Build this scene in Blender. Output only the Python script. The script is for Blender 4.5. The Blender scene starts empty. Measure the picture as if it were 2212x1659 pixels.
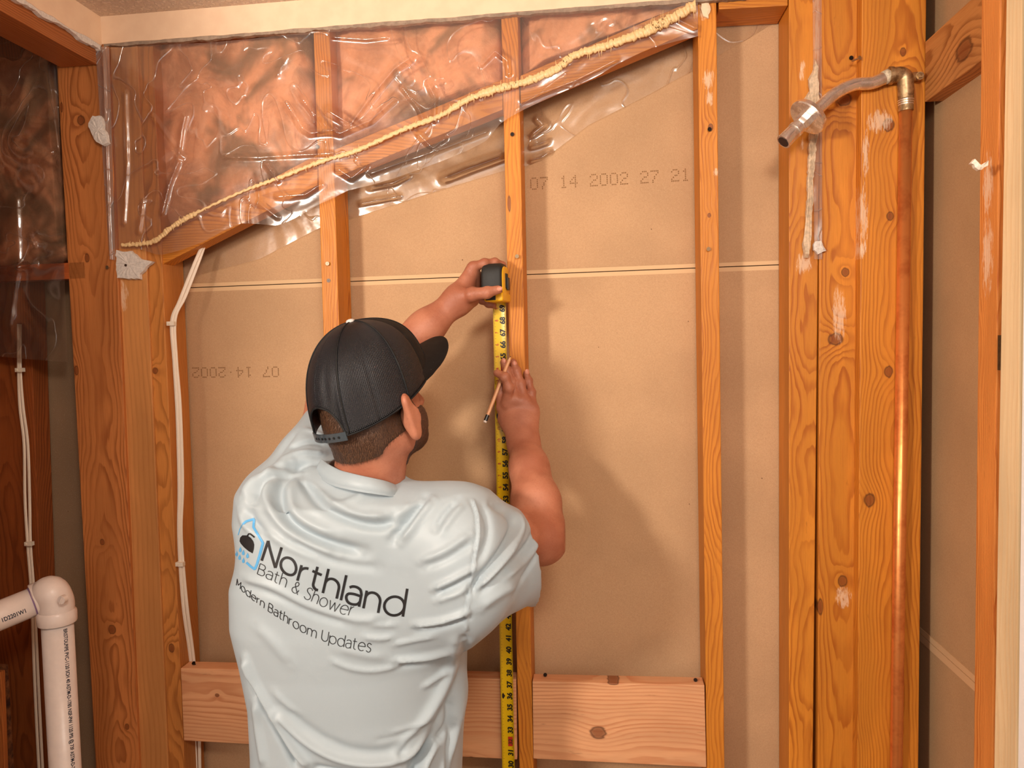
import bpy, bmesh, math, random
import numpy as np
from mathutils import Vector, Matrix
from mathutils.bvhtree import BVHTree
sc = bpy.context.scene
COL = sc.collection
random.seed(7); np.random.seed(7)

# ------------------------------------------------------------------ camera
FPX = 1588.4
CAM = np.array([.1918, -1.5603, 1.6685]); YAW, PIT, ROL = .117, -.0513, -.0241
_F = np.array([-math.sin(YAW)*math.cos(PIT), math.cos(YAW)*math.cos(PIT), math.sin(PIT)])
_R = np.array([math.cos(YAW), math.sin(YAW), 0.]); _U = np.cross(_R, _F)
RX = _R*math.cos(ROL)+_U*math.sin(ROL); UX = -_R*math.sin(ROL)+_U*math.cos(ROL)
cd = bpy.data.cameras.new('camera'); cam = bpy.data.objects.new('camera', cd); COL.objects.link(cam)
cd.sensor_width = 36; cd.lens = 36*FPX/2212; cd.clip_start = .02
cam.matrix_world = Matrix([[RX[i], UX[i], -_F[i], CAM[i]] for i in range(3)]+[[0, 0, 0, 1]])
sc.camera = cam

# ------------------------------------------------------------------ light
sc.view_settings.view_transform = 'Standard'; sc.view_settings.look = 'None'
sc.view_settings.gamma = 1; sc.view_settings.use_curve_mapping = False
sc.view_settings.exposure = -0.13
w = bpy.data.worlds.new('world'); sc.world = w; w.use_nodes = True
w.node_tree.nodes['Background'].inputs[0].default_value = (1, .84, .7, 1)
w.node_tree.nodes['Background'].inputs[1].default_value = .33
def area(name, loc, target, size, power, color, sy=None):
    l = bpy.data.lights.new(name, 'AREA'); l.shape = 'RECTANGLE' if sy else 'DISK'; l.size = size
    if sy: l.size_y = sy
    l.energy = power; l.color = color
    o = bpy.data.objects.new(name, l); COL.objects.link(o); o.location = loc
    o.rotation_euler = (Vector(target)-Vector(loc)).to_track_quat('-Z', 'Y').to_euler()
    return o
area('vanity_light', (-1.05, -2.0, 2.0), (.3, 0, 1.5), .24, 36, (1, .88, .76))
area('ceiling_fill', (.42, -1.75, 2.36), (.25, 0, 1.5), .34, 20, (1, .89, .77))  # added soft fill from overhead; no such lamp is in view
area('cool_rear_fill', (-.2, -3.0, 1.9), (-.1, 0, 1.5), 1.0, 8, (.86, .93, 1), 1.7)  # added cool fill from the open rear, not a real doorway

# ------------------------------------------------------------------ helpers
def W(px, py, Y):
    d = _F+RX*(px-1106)/FPX-UX*(py-829.5)/FPX
    return CAM+d*(Y-CAM[1])/d[1]
def WX(px, py, X):
    d = _F+RX*(px-1106)/FPX-UX*(py-829.5)/FPX
    return CAM+d*(X-CAM[0])/d[0]
def proj(P):
    d = np.asarray(P)-CAM; z = d@_F
    return np.stack([1106+FPX*(d@RX)/z, 829.5-FPX*(d@UX)/z], -1)
def empty(name, loc=(0, 0, 0)):
    o = bpy.data.objects.new(name, None); COL.objects.link(o); o.location = tuple(loc); o.empty_display_size = .05
    return o
def tag(o, label=None, cat=None, group=None, kind=None):
    if label: o['label'] = label
    if cat: o['category'] = cat
    if group: o['group'] = group
    if kind: o['kind'] = kind
    return o
def mk(name, V, Fc, mat, parent=None, smooth=False, loc=None):
    V = np.asarray(V, float)
    if parent is not None: loc = np.array(parent.location) if loc is None else loc
    if loc is None: loc = V.mean(0)
    loc = np.asarray(loc, float)
    me = bpy.data.meshes.new(name); me.from_pydata((V-loc).tolist(), [], [list(map(int, f)) for f in Fc]); me.update()
    if smooth: me.polygons.foreach_set('use_smooth', [True]*len(me.polygons))
    o = bpy.data.objects.new(name, me); COL.objects.link(o)
    if mat: me.materials.append(mat)
    if parent is not None:
        o.parent = parent           # parents carry location only, and children share its origin
        pl = world_loc(parent); o.location = tuple(loc-pl) if False else (0, 0, 0)
        if not np.allclose(loc, pl): me.transform(Matrix.Translation(Vector(loc-pl)))
    else: o.location = tuple(loc)
    return o
def world_loc(o):
    l = np.array(o.location)
    while o.parent: o = o.parent; l = l+np.array(o.location)
    return l
def recalc(o):
    bm = bmesh.new(); bm.from_mesh(o.data); bmesh.ops.recalc_face_normals(bm, faces=bm.faces); bm.to_mesh(o.data); bm.free()
def bevel(o, wdt=.0015, seg=2):
    bm = bmesh.new(); bm.from_mesh(o.data)
    bmesh.ops.recalc_face_normals(bm, faces=bm.faces)
    bmesh.ops.bevel(bm, geom=[e for e in bm.edges], offset=wdt, segments=seg, profile=.6, affect='EDGES')
    bm.to_mesh(o.data); bm.free()
class MB:
    def __init__(s): s.V = []; s.F = []
    def add(s, V, F):
        n = len(s.V); s.V += [tuple(v) for v in V]; s.F += [[i+n for i in f] for f in F]
    def box(s, lo, hi, M=None):
        V = [(x, y, z) for x in (lo[0], hi[0]) for y in (lo[1], hi[1]) for z in (lo[2], hi[2])]
        if M is not None: V = [M(np.array(v)) for v in V]
        s.add(V, [(0, 1, 3, 2), (4, 6, 7, 5), (0, 4, 5, 1), (2, 3, 7, 6), (0, 2, 6, 4), (1, 5, 7, 3)])
    def tube(s, pts, rad, n=16, cap=True, flat=1., up=(0, 0, 1)):
        pts = [np.array(p, float) for p in pts]
        if not hasattr(rad, '__len__'): rad = [rad]*len(pts)
        base = len(s.V); prev = None
        for i, p in enumerate(pts):
            t = pts[min(i+1, len(pts)-1)]-pts[max(i-1, 0)]; t = t/(np.linalg.norm(t)+1e-12)
            if prev is None:
                a = np.cross(t, up)
                if np.linalg.norm(a) < 1e-3: a = np.cross(t, (1, 0, 0))
            else: a = prev-t*(prev@t)
            a = a/np.linalg.norm(a); prev = a; b = np.cross(t, a)
            for k in range(n):
                th = 2*math.pi*k/n
                s.V.append(tuple(p+rad[i]*(math.cos(th)*a+flat*math.sin(th)*b)))
        for i in range(len(pts)-1):
            for k in range(n):
                s.F.append([base+i*n+k, base+i*n+(k+1) % n, base+(i+1)*n+(k+1) % n, base+(i+1)*n+k])
        if cap:
            s.F.append([base+k for k in range(n)][::-1]); s.F.append([base+(len(pts)-1)*n+k for k in range(n)])
    def build(s, name, mat, parent=None, smooth=False, loc=None):
        return mk(name, s.V, s.F, mat, parent, smooth, loc)
def catmull(P, m=8):
    P = [np.array(p, float) for p in P]; Q = [2*P[0]-P[1]]+P+[2*P[-1]-P[-2]]; out = []
    for i in range(1, len(Q)-2):
        for k in range(m):
            t = k/m
            out.append(.5*((2*Q[i])+(-Q[i-1]+Q[i+1])*t+(2*Q[i-1]-5*Q[i]+4*Q[i+1]-Q[i+2])*t*t+(-Q[i-1]+3*Q[i]-3*Q[i+1]+Q[i+2])*t**3))
    out.append(P[-1]); return out
def smooth_by_angle(o, ang=.6):
    me = o.data; me.polygons.foreach_set('use_smooth', [True]*len(me.polygons))
    bm = bmesh.new(); bm.from_mesh(me)
    for e in bm.edges:
        if len(e.link_faces) == 2 and e.calc_face_angle(0) > ang: e.smooth = False
    bm.to_mesh(me); bm.free()

# ------------------------------------------------------------------ materials
def lin(c):
    return tuple((x/255/12.92 if x/255 <= .04045 else ((x/255+.055)/1.055)**2.4) for x in c)+(1,)
class NT:
    def __init__(s, name):
        s.m = bpy.data.materials.new(name); s.m.use_nodes = True; s.t = s.m.node_tree
        s.b = s.t.nodes['Principled BSDF']; s.out = s.t.nodes['Material Output']
    def n(s, typ, **kw):
        x = s.t.nodes.new(typ)
        for k, v in kw.items(): setattr(x, k, v)
        return x
    def set(s, inp, v):
        if isinstance(v, bpy.types.NodeSocket): s.t.links.new(v, inp)
        elif v is not None: inp.default_value = v
    def math(s, op, a, b=None, c=None, clamp=False):
        x = s.n('ShaderNodeMath', operation=op, use_clamp=clamp)
        s.set(x.inputs[0], a)
        if b is not None: s.set(x.inputs[1], b)
        if c is not None: s.set(x.inputs[2], c)
        return x.outputs[0]
    def mix(s, f, a, b, mode='MIX'):
        x = s.n('ShaderNodeMix', data_type='RGBA', blend_type=mode)
        s.set(x.inputs[0], f); s.set(x.inputs[6], a); s.set(x.inputs[7], b); return x.outputs[2]
    def smooth(s, v, lo, hi, o0=0., o1=1.):
        x = s.n('ShaderNodeMapRange', interpolation_type='SMOOTHSTEP')
        s.set(x.inputs[0], v); x.inputs[1].default_value = lo; x.inputs[2].default_value = hi
        x.inputs[3].default_value = o0; x.inputs[4].default_value = o1; return x.outputs[0]
    def noise(s, vec, scale, detail=3, rough=.5, dist=0., color=False):
        x = s.n('ShaderNodeTexNoise'); s.set(x.inputs['Vector'], vec)
        x.inputs['Scale'].default_value = scale; x.inputs['Detail'].default_value = detail
        x.inputs['Roughness'].default_value = rough; x.inputs['Distortion'].default_value = dist
        return x.outputs[1 if color else 0]
    def coord(s, scale=(1, 1, 1), loc=(0, 0, 0), rot=(0, 0, 0), which='Object'):
        c = s.n('ShaderNodeTexCoord'); m = s.n('ShaderNodeMapping')
        s.t.links.new(c.outputs[which], m.inputs[0]); m.inputs['Location'].default_value = loc
        m.inputs['Rotation'].default_value = rot; m.inputs['Scale'].default_value = scale
        return m.outputs[0]
    def bump(s, h, strength=.3, dist=.001, normal=None):
        x = s.n('ShaderNodeBump'); s.set(x.inputs['Height'], h); x.inputs['Strength'].default_value = strength
        x.inputs['Distance'].default_value = dist
        if normal is not None: s.t.links.new(normal, x.inputs['Normal'])
        s.t.links.new(x.outputs[0], s.b.inputs['Normal']); return x.outputs[0]
    def base(s, c, rough=.6, metal=0., spec=None):
        s.set(s.b.inputs['Base Color'], c); s.set(s.b.inputs['Roughness'], rough); s.b.inputs['Metallic'].default_value = metal
        if spec is not None: s.b.inputs['Specular IOR Level'].default_value = spec
        return s.m
def plain(name, c, rough=.6, metal=0., spec=None, var=.0, scale=60, bump=0.):
    t = NT(name); col = lin(c)
    if var or bump:
        v = t.coord(); nz = t.noise(v, scale, 4, .6)
        dark = tuple(x*(1-var) for x in col[:3])+(1,)
        t.base(t.mix(t.smooth(nz, .35, .65), dark, col), rough, metal, spec)
        if bump: t.bump(nz, bump, .001)
    else: t.base(col, rough, metal, spec)
    return t.m

def wood(name, light, dark, seed=0, pith=(.0, .06), freq=230, wander=.03, knots=(), axis='Z', smears=(), rough=.5, contrast=.75, wz=1.1, a_shift=0):
    """solid timber: growth rings round a wandering pith, knots that bend them"""
    t = NT(name); tc = t.n('ShaderNodeTexCoord'); sp = t.n('ShaderNodeSeparateXYZ'); t.t.links.new(tc.outputs['Object'], sp.inputs[0])
    x, y, z = sp.outputs
    a, b, c = {'Z': (x, y, z), 'X': (z, y, x), 'Y': (z, x, y), 'YZ': (y, x, z)}[axis]
    cmb = t.n('ShaderNodeCombineXYZ'); cmb.inputs[0].default_value = seed*3.17; cmb.inputs[1].default_value = seed*1.31
    t.t.links.new(t.math('MULTIPLY', c, wz), cmb.inputs[2])
    wn = t.noise(cmb.outputs[0], 1.6, 2.5, .5, color=True); ws = t.n('ShaderNodeSeparateColor'); t.t.links.new(wn, ws.inputs[0])
    A = t.math('SUBTRACT', a, pith[0]); A = t.math('SUBTRACT', A, t.math('MULTIPLY', t.math('SUBTRACT', ws.outputs[0], .5), wander*2))
    B = t.math('SUBTRACT', b, pith[1]); B = t.math('SUBTRACT', B, t.math('MULTIPLY', t.math('SUBTRACT', ws.outputs[1], .5), wander*2.6))
    r = t.math('SQRT', t.math('ADD', t.math('MULTIPLY', A, A), t.math('MULTIPLY', B, B)))
    cv = t.n('ShaderNodeCombineXYZ'); t.t.links.new(a, cv.inputs[0]); t.t.links.new(b, cv.inputs[1]); t.t.links.new(t.math('MULTIPLY', c, .16), cv.inputs[2])
    off = t.n('ShaderNodeVectorMath', operation='ADD'); t.t.links.new(cv.outputs[0], off.inputs[0]); off.inputs[1].default_value = (seed*.37, seed*.71, seed*.13)
    V = off.outputs[0]
    r = t.math('ADD', r, t.math('MULTIPLY', t.math('SUBTRACT', t.noise(V, 42, 2, .5), .5), .007))
    core = None; rim = None
    for (ka, kc, ra, rc) in knots:
        da = t.math('DIVIDE', t.math('SUBTRACT', a, ka), ra); dc = t.math('DIVIDE', t.math('SUBTRACT', c, kc), rc)
        d2 = t.math('ADD', t.math('MULTIPLY', da, da), t.math('MULTIPLY', dc, dc))
        g = t.math('POWER', 2.718, t.math('MULTIPLY', d2, -.16))
        r = t.math('ADD', r, t.math('MULTIPLY', g, ra*.95))
        d = t.math('SQRT', d2); d = t.math('ADD', d, t.math('MULTIPLY', t.math('SUBTRACT', t.noise(V, 160, 2, .5), .5), .5))
        k1 = t.smooth(d, .45, 1.15, 1, 0); k2 = t.smooth(t.math('ABSOLUTE', t.math('SUBTRACT', d, .78)), .0, .22, .8, 0)
        core = k1 if core is None else t.math('MAXIMUM', core, k1); rim = k2 if rim is None else t.math('MAXIMUM', rim, k2)
    f = t.math('FRACT', t.math('MULTIPLY', r, freq))
    ring = t.math('MULTIPLY', t.smooth(f, .35, .88), t.smooth(f, .9, 1., 1, 0))
    amp = t.smooth(t.noise(V, 22, 3, .6), .3, .72, .35, 1)
    ring = t.math('MULTIPLY', t.math('MULTIPLY', ring, amp), contrast)
    fib = t.noise(off.outputs[0], 1, 2, .7)
    fm = t.n('ShaderNodeVectorMath', operation='MULTIPLY'); t.t.links.new(V, fm.inputs[0]); fm.inputs[1].default_value = (900, 900, 130)
    fibre = t.noise(fm.outputs[0], 1, 2, .6)
    L = lin(light); D = lin(dark)
    L2 = tuple(q*.78 for q in L[:3])+(1,)
    big = t.noise(V, 13, 3, .55)
    col = t.mix(t.smooth(big, .35, .68), L2, L)
    col = t.mix(ring, col, D)
    col = t.mix(t.smooth(fibre, .45, .75, 0, .22), col, D)
    if core is not None:
        col = t.mix(t.math('MULTIPLY', core, .78), col, lin((122, 60, 24))); col = t.mix(t.math('MULTIPLY', rim, .8), col, lin((62, 26, 10)))
    st = t.smooth(t.noise(V, 60, 4, .7), .66, .74, 0, .35); col = t.mix(st, col, tuple(q*.5 for q in D[:3])+(1,))
    for (ka, kc, ra, rc) in smears:
        da = t.math('DIVIDE', t.math('SUBTRACT', a, ka), ra); dc = t.math('DIVIDE', t.math('SUBTRACT', c, kc), rc)
        d = t.math('SQRT', t.math('ADD', t.math('MULTIPLY', da, da), t.math('MULTIPLY', dc, dc)))
        sn = t.noise(cv.outputs[0], 300, 5, .75)
        k = t.smooth(t.math('ADD', d, t.math('MULTIPLY', t.math('SUBTRACT', sn, .5), 5.)), .35, 1.2, .5, 0)
        k = t.math('MULTIPLY', k, t.smooth(d, 1.1, 1.3, 1, 0))
        col = t.mix(k, col, lin((243, 222, 195)))
    t.base(col, t.smooth(fibre, .2, .8, rough-.08, rough+.12), spec=.4)
    t.bump(t.math('ADD', t.math('MULTIPLY', ring, -.6), t.math('MULTIPLY', fibre, .5)), .35, .0008)
    return t.m

ORL, ORD = (224, 142, 46), (156, 74, 10)
def drywall_back(name, base=(202, 163, 124), seed=0):
    t = NT(name); v = t.coord(loc=(seed, seed*.3, 0))
    f = t.noise(v, 420, 2, .6); g = t.noise(v, 3.2, 3, .55)
    c = lin(base); c2 = tuple(q*.86 for q in c[:3])+(1,)
    col = t.mix(t.smooth(g, .35, .65), c2, c); col = t.mix(t.smooth(f, .35, .75, 0, .2), col, lin((150, 110, 72)))
    f2 = t.noise(v, 900, 1, .5); col = t.mix(t.smooth(f2, .68, .72, 0, .35), col, lin((240, 214, 178)))
    vo = t.n('ShaderNodeTexVoronoi'); t.t.links.new(v, vo.inputs['Vector']); vo.inputs['Scale'].default_value = 26; vo.inputs['Randomness'].default_value = 1
    rv = t.n('ShaderNodeSeparateColor'); t.t.links.new(vo.outputs['Color'], rv.inputs[0])
    sz = t.smooth(rv.outputs[0], .45, 1., 0, .055)
    fl = t.math('LESS_THAN', t.math('ADD', vo.outputs['Distance'], t.math('MULTIPLY', t.noise(v, 500, 1), .03)), sz)
    col = t.mix(t.math('MULTIPLY', fl, .75), col, lin((92, 58, 36)))
    t.base(col, .85, spec=.2); t.bump(f, .12, .0005); return t.m
M_back = drywall_back('drywall back paper'); M_backR = drywall_back('drywall back paper right', (200, 164, 122), 3.1)
M_backD = drywall_back('drywall back paper shaded for bay', (150, 125, 98), 5.7)  # darker copy of the back paper; bay shade put into its colour
M_seam = plain('ivory factory edge tape', (220, 184, 140), .8)
M_gap = plain('dark joint gap and hole shade', (60, 36, 20), .9)
def painted():
    t = NT('painted drywall'); v = t.coord(); n = t.noise(v, 30, 3, .5); n2 = t.noise(v, 700, 2, .5)
    t.base(t.mix(t.smooth(n, .3, .7), lin((240, 206, 172)), lin((246, 214, 180))), .6); t.bump(n2, .12, .0005); return t.m
M_paint = painted()
def ceil():
    t = NT('knockdown ceiling'); v = t.coord(); n = t.noise(v, 120, 3, .55, .6); k = t.smooth(n, .48, .6)
    t.base(t.mix(k, lin((226, 200, 178)), lin((246, 222, 200))), .8); t.bump(k, .8, .003); return t.m
M_ceil = ceil()
M_gyp = plain('broken gypsum core', (232, 222, 212), .9, var=.18, scale=220, bump=.5)
M_white = plain('white drywall face', (246, 242, 238), .7, var=.03)
M_screw = plain('dark drywall screw', (52, 44, 40), .35, .9)
M_screwb = plain('zinc screw', (190, 170, 140), .3, .9)
M_cable = plain('white cable jacket', (243, 226, 206), .45)
M_staple = plain('white cable clip', (240, 225, 205), .5)
M_pvc = plain('white pvc', (240, 224, 214), .32, var=.05, scale=40)
M_primer = plain('purple pipe primer', (150, 120, 160), .5)
M_ink = plain('dark print ink', (38, 44, 58), .6)
M_stamp = plain('faded stamp ink', (140, 102, 66), .9)
def metal(name, c1, c2, rough=.25, scale=40, sm=(.45, .65), mt=.88):
    t = NT(name); v = t.coord(); n = t.noise(v, scale, 4, .65)
    t.base(t.mix(t.smooth(n, *sm), lin(c1), lin(c2)), t.smooth(n, .3, .7, rough, rough+.15), mt); t.bump(n, .04, .001); return t.m
M_chrome = metal('aged chrome', (246, 242, 236), (218, 208, 196), .2, 45)
M_brass = metal('dull brass fitting', (196, 170, 130), (136, 108, 76), .38, 70)
M_copper = metal('copper pipe', (244, 158, 88), (214, 124, 66), .30, 12, mt=.72)

# ------------------------------------------------------------------ framing
def board(name, label, L, Rr, Y, depth, mat=None, z0=0., z1=2.44, knots=(), smears=(), cat='wall stud', group=None, dims=None, **kw):
    """upright timber; L and R: two sightings of the left and right front edge on the plane Y"""
    e = []
    for s in (L, Rr):
        p, q = W(*s[0], Y), W(*s[1], Y); m = (q[0]-p[0])/(q[2]-p[2]); e.append((p[0], p[2], m))
    X = lambda i, z: e[i][0]+(z-e[i][1])*e[i][2]
    V = []; nz = 2
    for z in (z0, z1):
        V += [(X(0, z), Y, z), (X(1, z), Y, z), (X(1, z), Y+depth, z), (X(0, z), Y+depth, z)]
    c = np.array([(X(0, 1.2)+X(1, 1.2))/2, Y+depth/2, 1.2])
    kk = [(W(px, py, Y)[0]-c[0], W(px, py, Y)[2]-c[2], ra, rc) for px, py, ra, rc in knots]
    ss = [(W(px, py, Y)[0]-c[0], W(px, py, Y)[2]-c[2], ra, rc) for px, py, ra, rc in smears]
    mat = mat or wood('wood '+label[:30], knots=kk, smears=ss, **kw)
    o = mk(name, V, [(0, 1, 5, 4), (1, 2, 6, 5), (2, 3, 7, 6), (3, 0, 4, 7), (3, 2, 1, 0), (4, 5, 6, 7)], mat, loc=c)
    bevel(o, .002); tag(o, label, cat, group); return o
OR = dict(light=ORL, dark=ORD)
SA = board('wall_stud', 'orange pine stud directly above the black cap, between two tan drywall bays', [(676.6, 60), (700, 760)], [(712, 60), (731, 650)], 0, .085, seed=1, pith=(.05, .03), freq=300, knots=[(760, 560, .006, .012)], **OR)
SB = board('wall_stud', 'orange pine stud that the yellow measuring tape runs along', [(1083, 60), (1118, 1500)], [(1119, 60), (1149, 1500)], 0, .085, seed=2, pith=(-.05, .05), freq=270, knots=[(1100, 440, .004, .02)], **OR)
SC = board('wall_stud', 'orange pine stud right of the tape, with white plaster smears near its top', [(1507.6, 60), (1526, 1600)], [(1548, 60), (1565, 1640)], 0, .085, seed=3, pith=(.06, .08), freq=300,
      knots=[(1535, 275, .006, .008), (1532, 465, .004, .005)], smears=[(1531, 172, .011, .018), (1533, 212, .007, .014), (1547, 372, .006, .007), (1519, 18, .009, .02)], **OR)
SD = board('wall_stud', 'narrow pine stud at right, edge streaked with torn white drywall paper', [(1704, 300), (1704, 1640)], [(1770, 300), (1756, 1640)], 0, .085, seed=4, pith=(.02, .07), freq=330,
      smears=[(1733, 140, .005, .012), (1733, 160, .005, .014), (1733, 310, .003, .012), (1765, 60, .006, .12), (1735, 570, .015, .02)], **OR)
SE = board('wall_stud', 'wide knotty pine board left of the copper pipe, behind the chrome arm', [(1771, 300), (1766, 1640)], [(1858, 300), (1850, 1640)], -.004, .09, seed=5, pith=(.01, .05), freq=260, wander=.02,
      knots=[(1822, 215, .018, .015), (1826, 588, .008, .010), (1805, 733, .017, .014), (1820, 1255, .010, .014), (1772, 1310, .006, .02), (1893, 12, .004, .004)], smears=[(1812, 680, .012, .05), (1822, 1290, .014, .02)], **OR)
SF = board('wall_stud', 'wide pine board directly behind the copper pipe', [(1860, 300), (1852, 1640)], [(1998, 300), (1984, 1640)], -.032, .038, seed=6, pith=(.025, .035), freq=210, wander=.03, wz=1.4,
      knots=[(1951, 112, .006, .009), (1920, 270, .012, .014), (1923, 467, .008, .010), (1919, 803, .010, .013), (1878, 1080, .012, .016)],
      smears=[(1870, 330, .006, .04), (1865, 470, .008, .06), (1900, 262, .02, .02), (1862, 540, .008, .015)], **OR)
# left corner group
DL = dict(light=(206, 128, 68), dark=(134, 66, 24))
S1 = board('wall_stud', 'reddish pine corner post left of the flat pale board', [(120, 95), (205, 1625)], [(234, 110), (299, 1620)], -.012, .05, seed=11, pith=(.005, .055), freq=240,
      knots=[(133, 232, .004, .012), (175, 260, .01, .012), (188, 557, .006, .012), (165, 800, .006, .012), (221, 1171, .006, .008), (242, 1360, .01, .012), (274, 1570, .006, .008)], **DL)
S2 = board('wall_stud', 'flat pale board in left corner behind the torn drywall scrap', [(236, 110), (301, 1620)], [(297, 110), (362, 1620)], -.004, .042, seed=12, pith=(.12, .02), freq=90, contrast=.3, light=(216, 148, 84), dark=(150, 84, 36), smears=[(263, 640, .014, .03)])
S3 = board('wall_stud', 'narrow pine stud behind the white cables stapled down its side', [(299, 110), (364, 1620)], [(332, 150), (397, 1620)], 0, .085, seed=13, pith=(-.02, .07), freq=270, knots=[(335, 801, .008, .008), (371, 1400, .008, .012)], light=(216, 140, 68), dark=(140, 74, 24))

def beam(name, label, quad, Y, depth, cat='blocking', knots=(), smears=(), **kw):
    """timber whose front face is a quad of four sightings on plane Y (tl, tr, br, bl)"""
    f = [W(px, py, Y) for px, py in quad]; b = [p+np.array([0, depth, 0]) for p in f]; c = (sum(f)+sum(b))/8
    kk = [(W(px, py, Y)[2]-c[2], W(px, py, Y)[0]-c[0], ra, rc) for px, py, ra, rc in knots]
    mat = wood('wood '+label[:30], knots=kk, axis='X', **kw)
    o = mk(name, f+b, [(0, 3, 2, 1), (4, 5, 6, 7), (0, 1, 5, 4), (1, 2, 6, 5), (2, 3, 7, 6), (3, 0, 4, 7)], mat, loc=c)
    bevel(o, .0018); tag(o, label, cat); return o
NEW = dict(light=(238, 176, 128), dark=(196, 120, 74), rough=.55)
beam('blocking_board', 'new pale blocking board at lower left, beside the stapled cables', [(390, 1443.5), (704, 1451), (707, 1617), (397, 1600)], -.001, .038, seed=21, pith=(.05, .05), freq=150, wander=.035,
     knots=[(469, 1502, .005, .006)], cat='blocking board', **NEW)
beam('blocking_board', 'new pale blocking board behind the shirt, left of the tape', [(742, 1458), (1115, 1468), (1117, 1641), (744, 1622)], -.001, .038, seed=22, pith=(-.06, .06), freq=160, wander=.03, knots=[(1017, 1640, .006, .01)], cat='blocking board', **NEW)
beam('blocking_board', 'new pale blocking board with a round knot, right of the tape', [(1150, 1472), (1522, 1480), (1526, 1658), (1152, 1639)], -.001, .038, seed=23, pith=(-.09, .03), freq=130, wander=.03,
     knots=[(1292, 1582, .016, .020), (1325, 1475, .006, .014)], cat='blocking board', **NEW)
# sloped nailers behind the sheet
bead_px = [(262, 530), (330, 522), (372, 490), (420, 462), (520, 415), (600, 385), (690, 350), (770, 325), (870, 280), (950, 250), (1010, 215), (1080, 190), (1130, 178), (1200, 150), (1240, 120), (1320, 95), (1400, 65), (1440, 45), (1502, 12)]
bx = [p[0] for p in bead_px]; by = [p[1] for p in bead_px]
def beady(x): return float(np.interp(x, bx, by))
for x0, x1, lab, sd in ((334, 686, 'sloping pine nailer under clear sheet, lowest piece by the corner', 31), (716, 1086, 'sloping pine nailer under clear sheet, middle piece above the cap', 32), (1124, 1512, 'sloping pine nailer under clear sheet, highest piece at right', 33)):
    y0, y1 = beady(x0), beady(x1)
    if x0 < 400: y0 = 535
    beam('nailer_board', lab, [(x0, y0-16), (x1, y1-18), (x1, y1+48), (x0, y0+45)], .004, .04, cat='nailer', seed=sd, pith=(.03, .05), freq=240, **OR)
beam('top_plate', 'short pine top plate piece between two studs at top right', [(1551, -70), (1702, -78), (1702, 12), (1553, 20)], .0, .085, cat='top plate', seed=34, pith=(.03, .05), freq=240, **OR)

# right wall: near stud, new stud, elbow block, skin
def xboard(name, label, X0, X1, y0, y1, z0, z1, mat, cat='wall stud'):
    m = MB(); m.box((X0, y0, z0), (X1, y1, z1)); o = m.build(name, mat); bevel(o, .002); tag(o, label, cat); return o
pn = WX(2118, 200, .742); pf = WX(2156, 200, .742)
def xsk(name, label, X0, X1, t0, b0, t1, b1, mat, z0=.0, z1=2.44, cat='wall stud'):
    """upright timber in the right wall: near and far edge on plane X0 from two sightings each"""
    e = []
    for s in ((t0, b0), (t1, b1)):
        p, q = WX(*s[0], X0), WX(*s[1], X0); e.append((p[1], p[2], (q[1]-p[1])/(q[2]-p[2])))
    Yf = lambda i, z: e[i][0]+(z-e[i][1])*e[i][2]; V = []
    for z in (z0, z1): V += [(X0, Yf(0, z), z), (X0, Yf(1, z), z), (X1, Yf(1, z), z), (X1, Yf(0, z), z)]
    c = np.mean(V, 0)
    o = mk(name, V, [(0, 1, 5, 4), (1, 2, 6, 5), (2, 3, 7, 6), (3, 0, 4, 7), (3, 2, 1, 0), (4, 5, 6, 7)], mat, loc=c); bevel(o, .002); tag(o, label, cat); return o
xsk('wall_stud', 'orange pine stud beside the bright new lumber at far right', .742, .80, (2118, 200), (2103, 1640), (2158, 200), (2143, 1640),
    wood('wood near right', seed=41, pith=(.03, .0), freq=330, wander=.02, axis='YZ', knots=[], light=(234, 150, 74), dark=(172, 82, 22), smears=[(0, .66, .012, .04), (.0, .56, .014, .05)]))
xsk('wall_stud', 'pale new lumber stud standing at the right edge of the view', .735, .80, (2170, 200), (2147, 1640), (2206, 200), (2196, 1640),
    wood('wood new right', seed=42, pith=(.05, .08), freq=240, wander=.012, axis='YZ', light=(250, 222, 176), dark=(226, 184, 128), contrast=.5))
def eblock():
    X = .826; f = [WX(1958, 120, X), WX(2185, -72, X), WX(2185, 88, X), WX(1958, 246, X)]
    # keep the block level and its ends upright
    zt = (f[0][2]+f[1][2])/2; zb = (f[2][2]+f[3][2])/2; y1 = -.034; y0 = -.50
    m = MB(); m.box((X, y0, zb), (X+.038, y1, zt)); c = ((X+X+.038)/2, (y0+y1)/2, (zb+zt)/2)
    q = lambda px, py: WX(px, py, X)
    kk = [(q(2082, 108)[2]-c[2], q(2082, 108)[1]-c[1], .022, .034)]
    o = m.build('blocking_board', wood('wood elbow block', seed=44, pith=(.02, .06), freq=170, wander=.01, axis='Y', knots=kk, light=(206, 142, 80), dark=(140, 80, 34), contrast=.9), loc=c)
    bevel(o, .002); tag(o, 'thick timber block carrying the pipe elbow at upper right', 'blocking board')
eblock()

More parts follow.
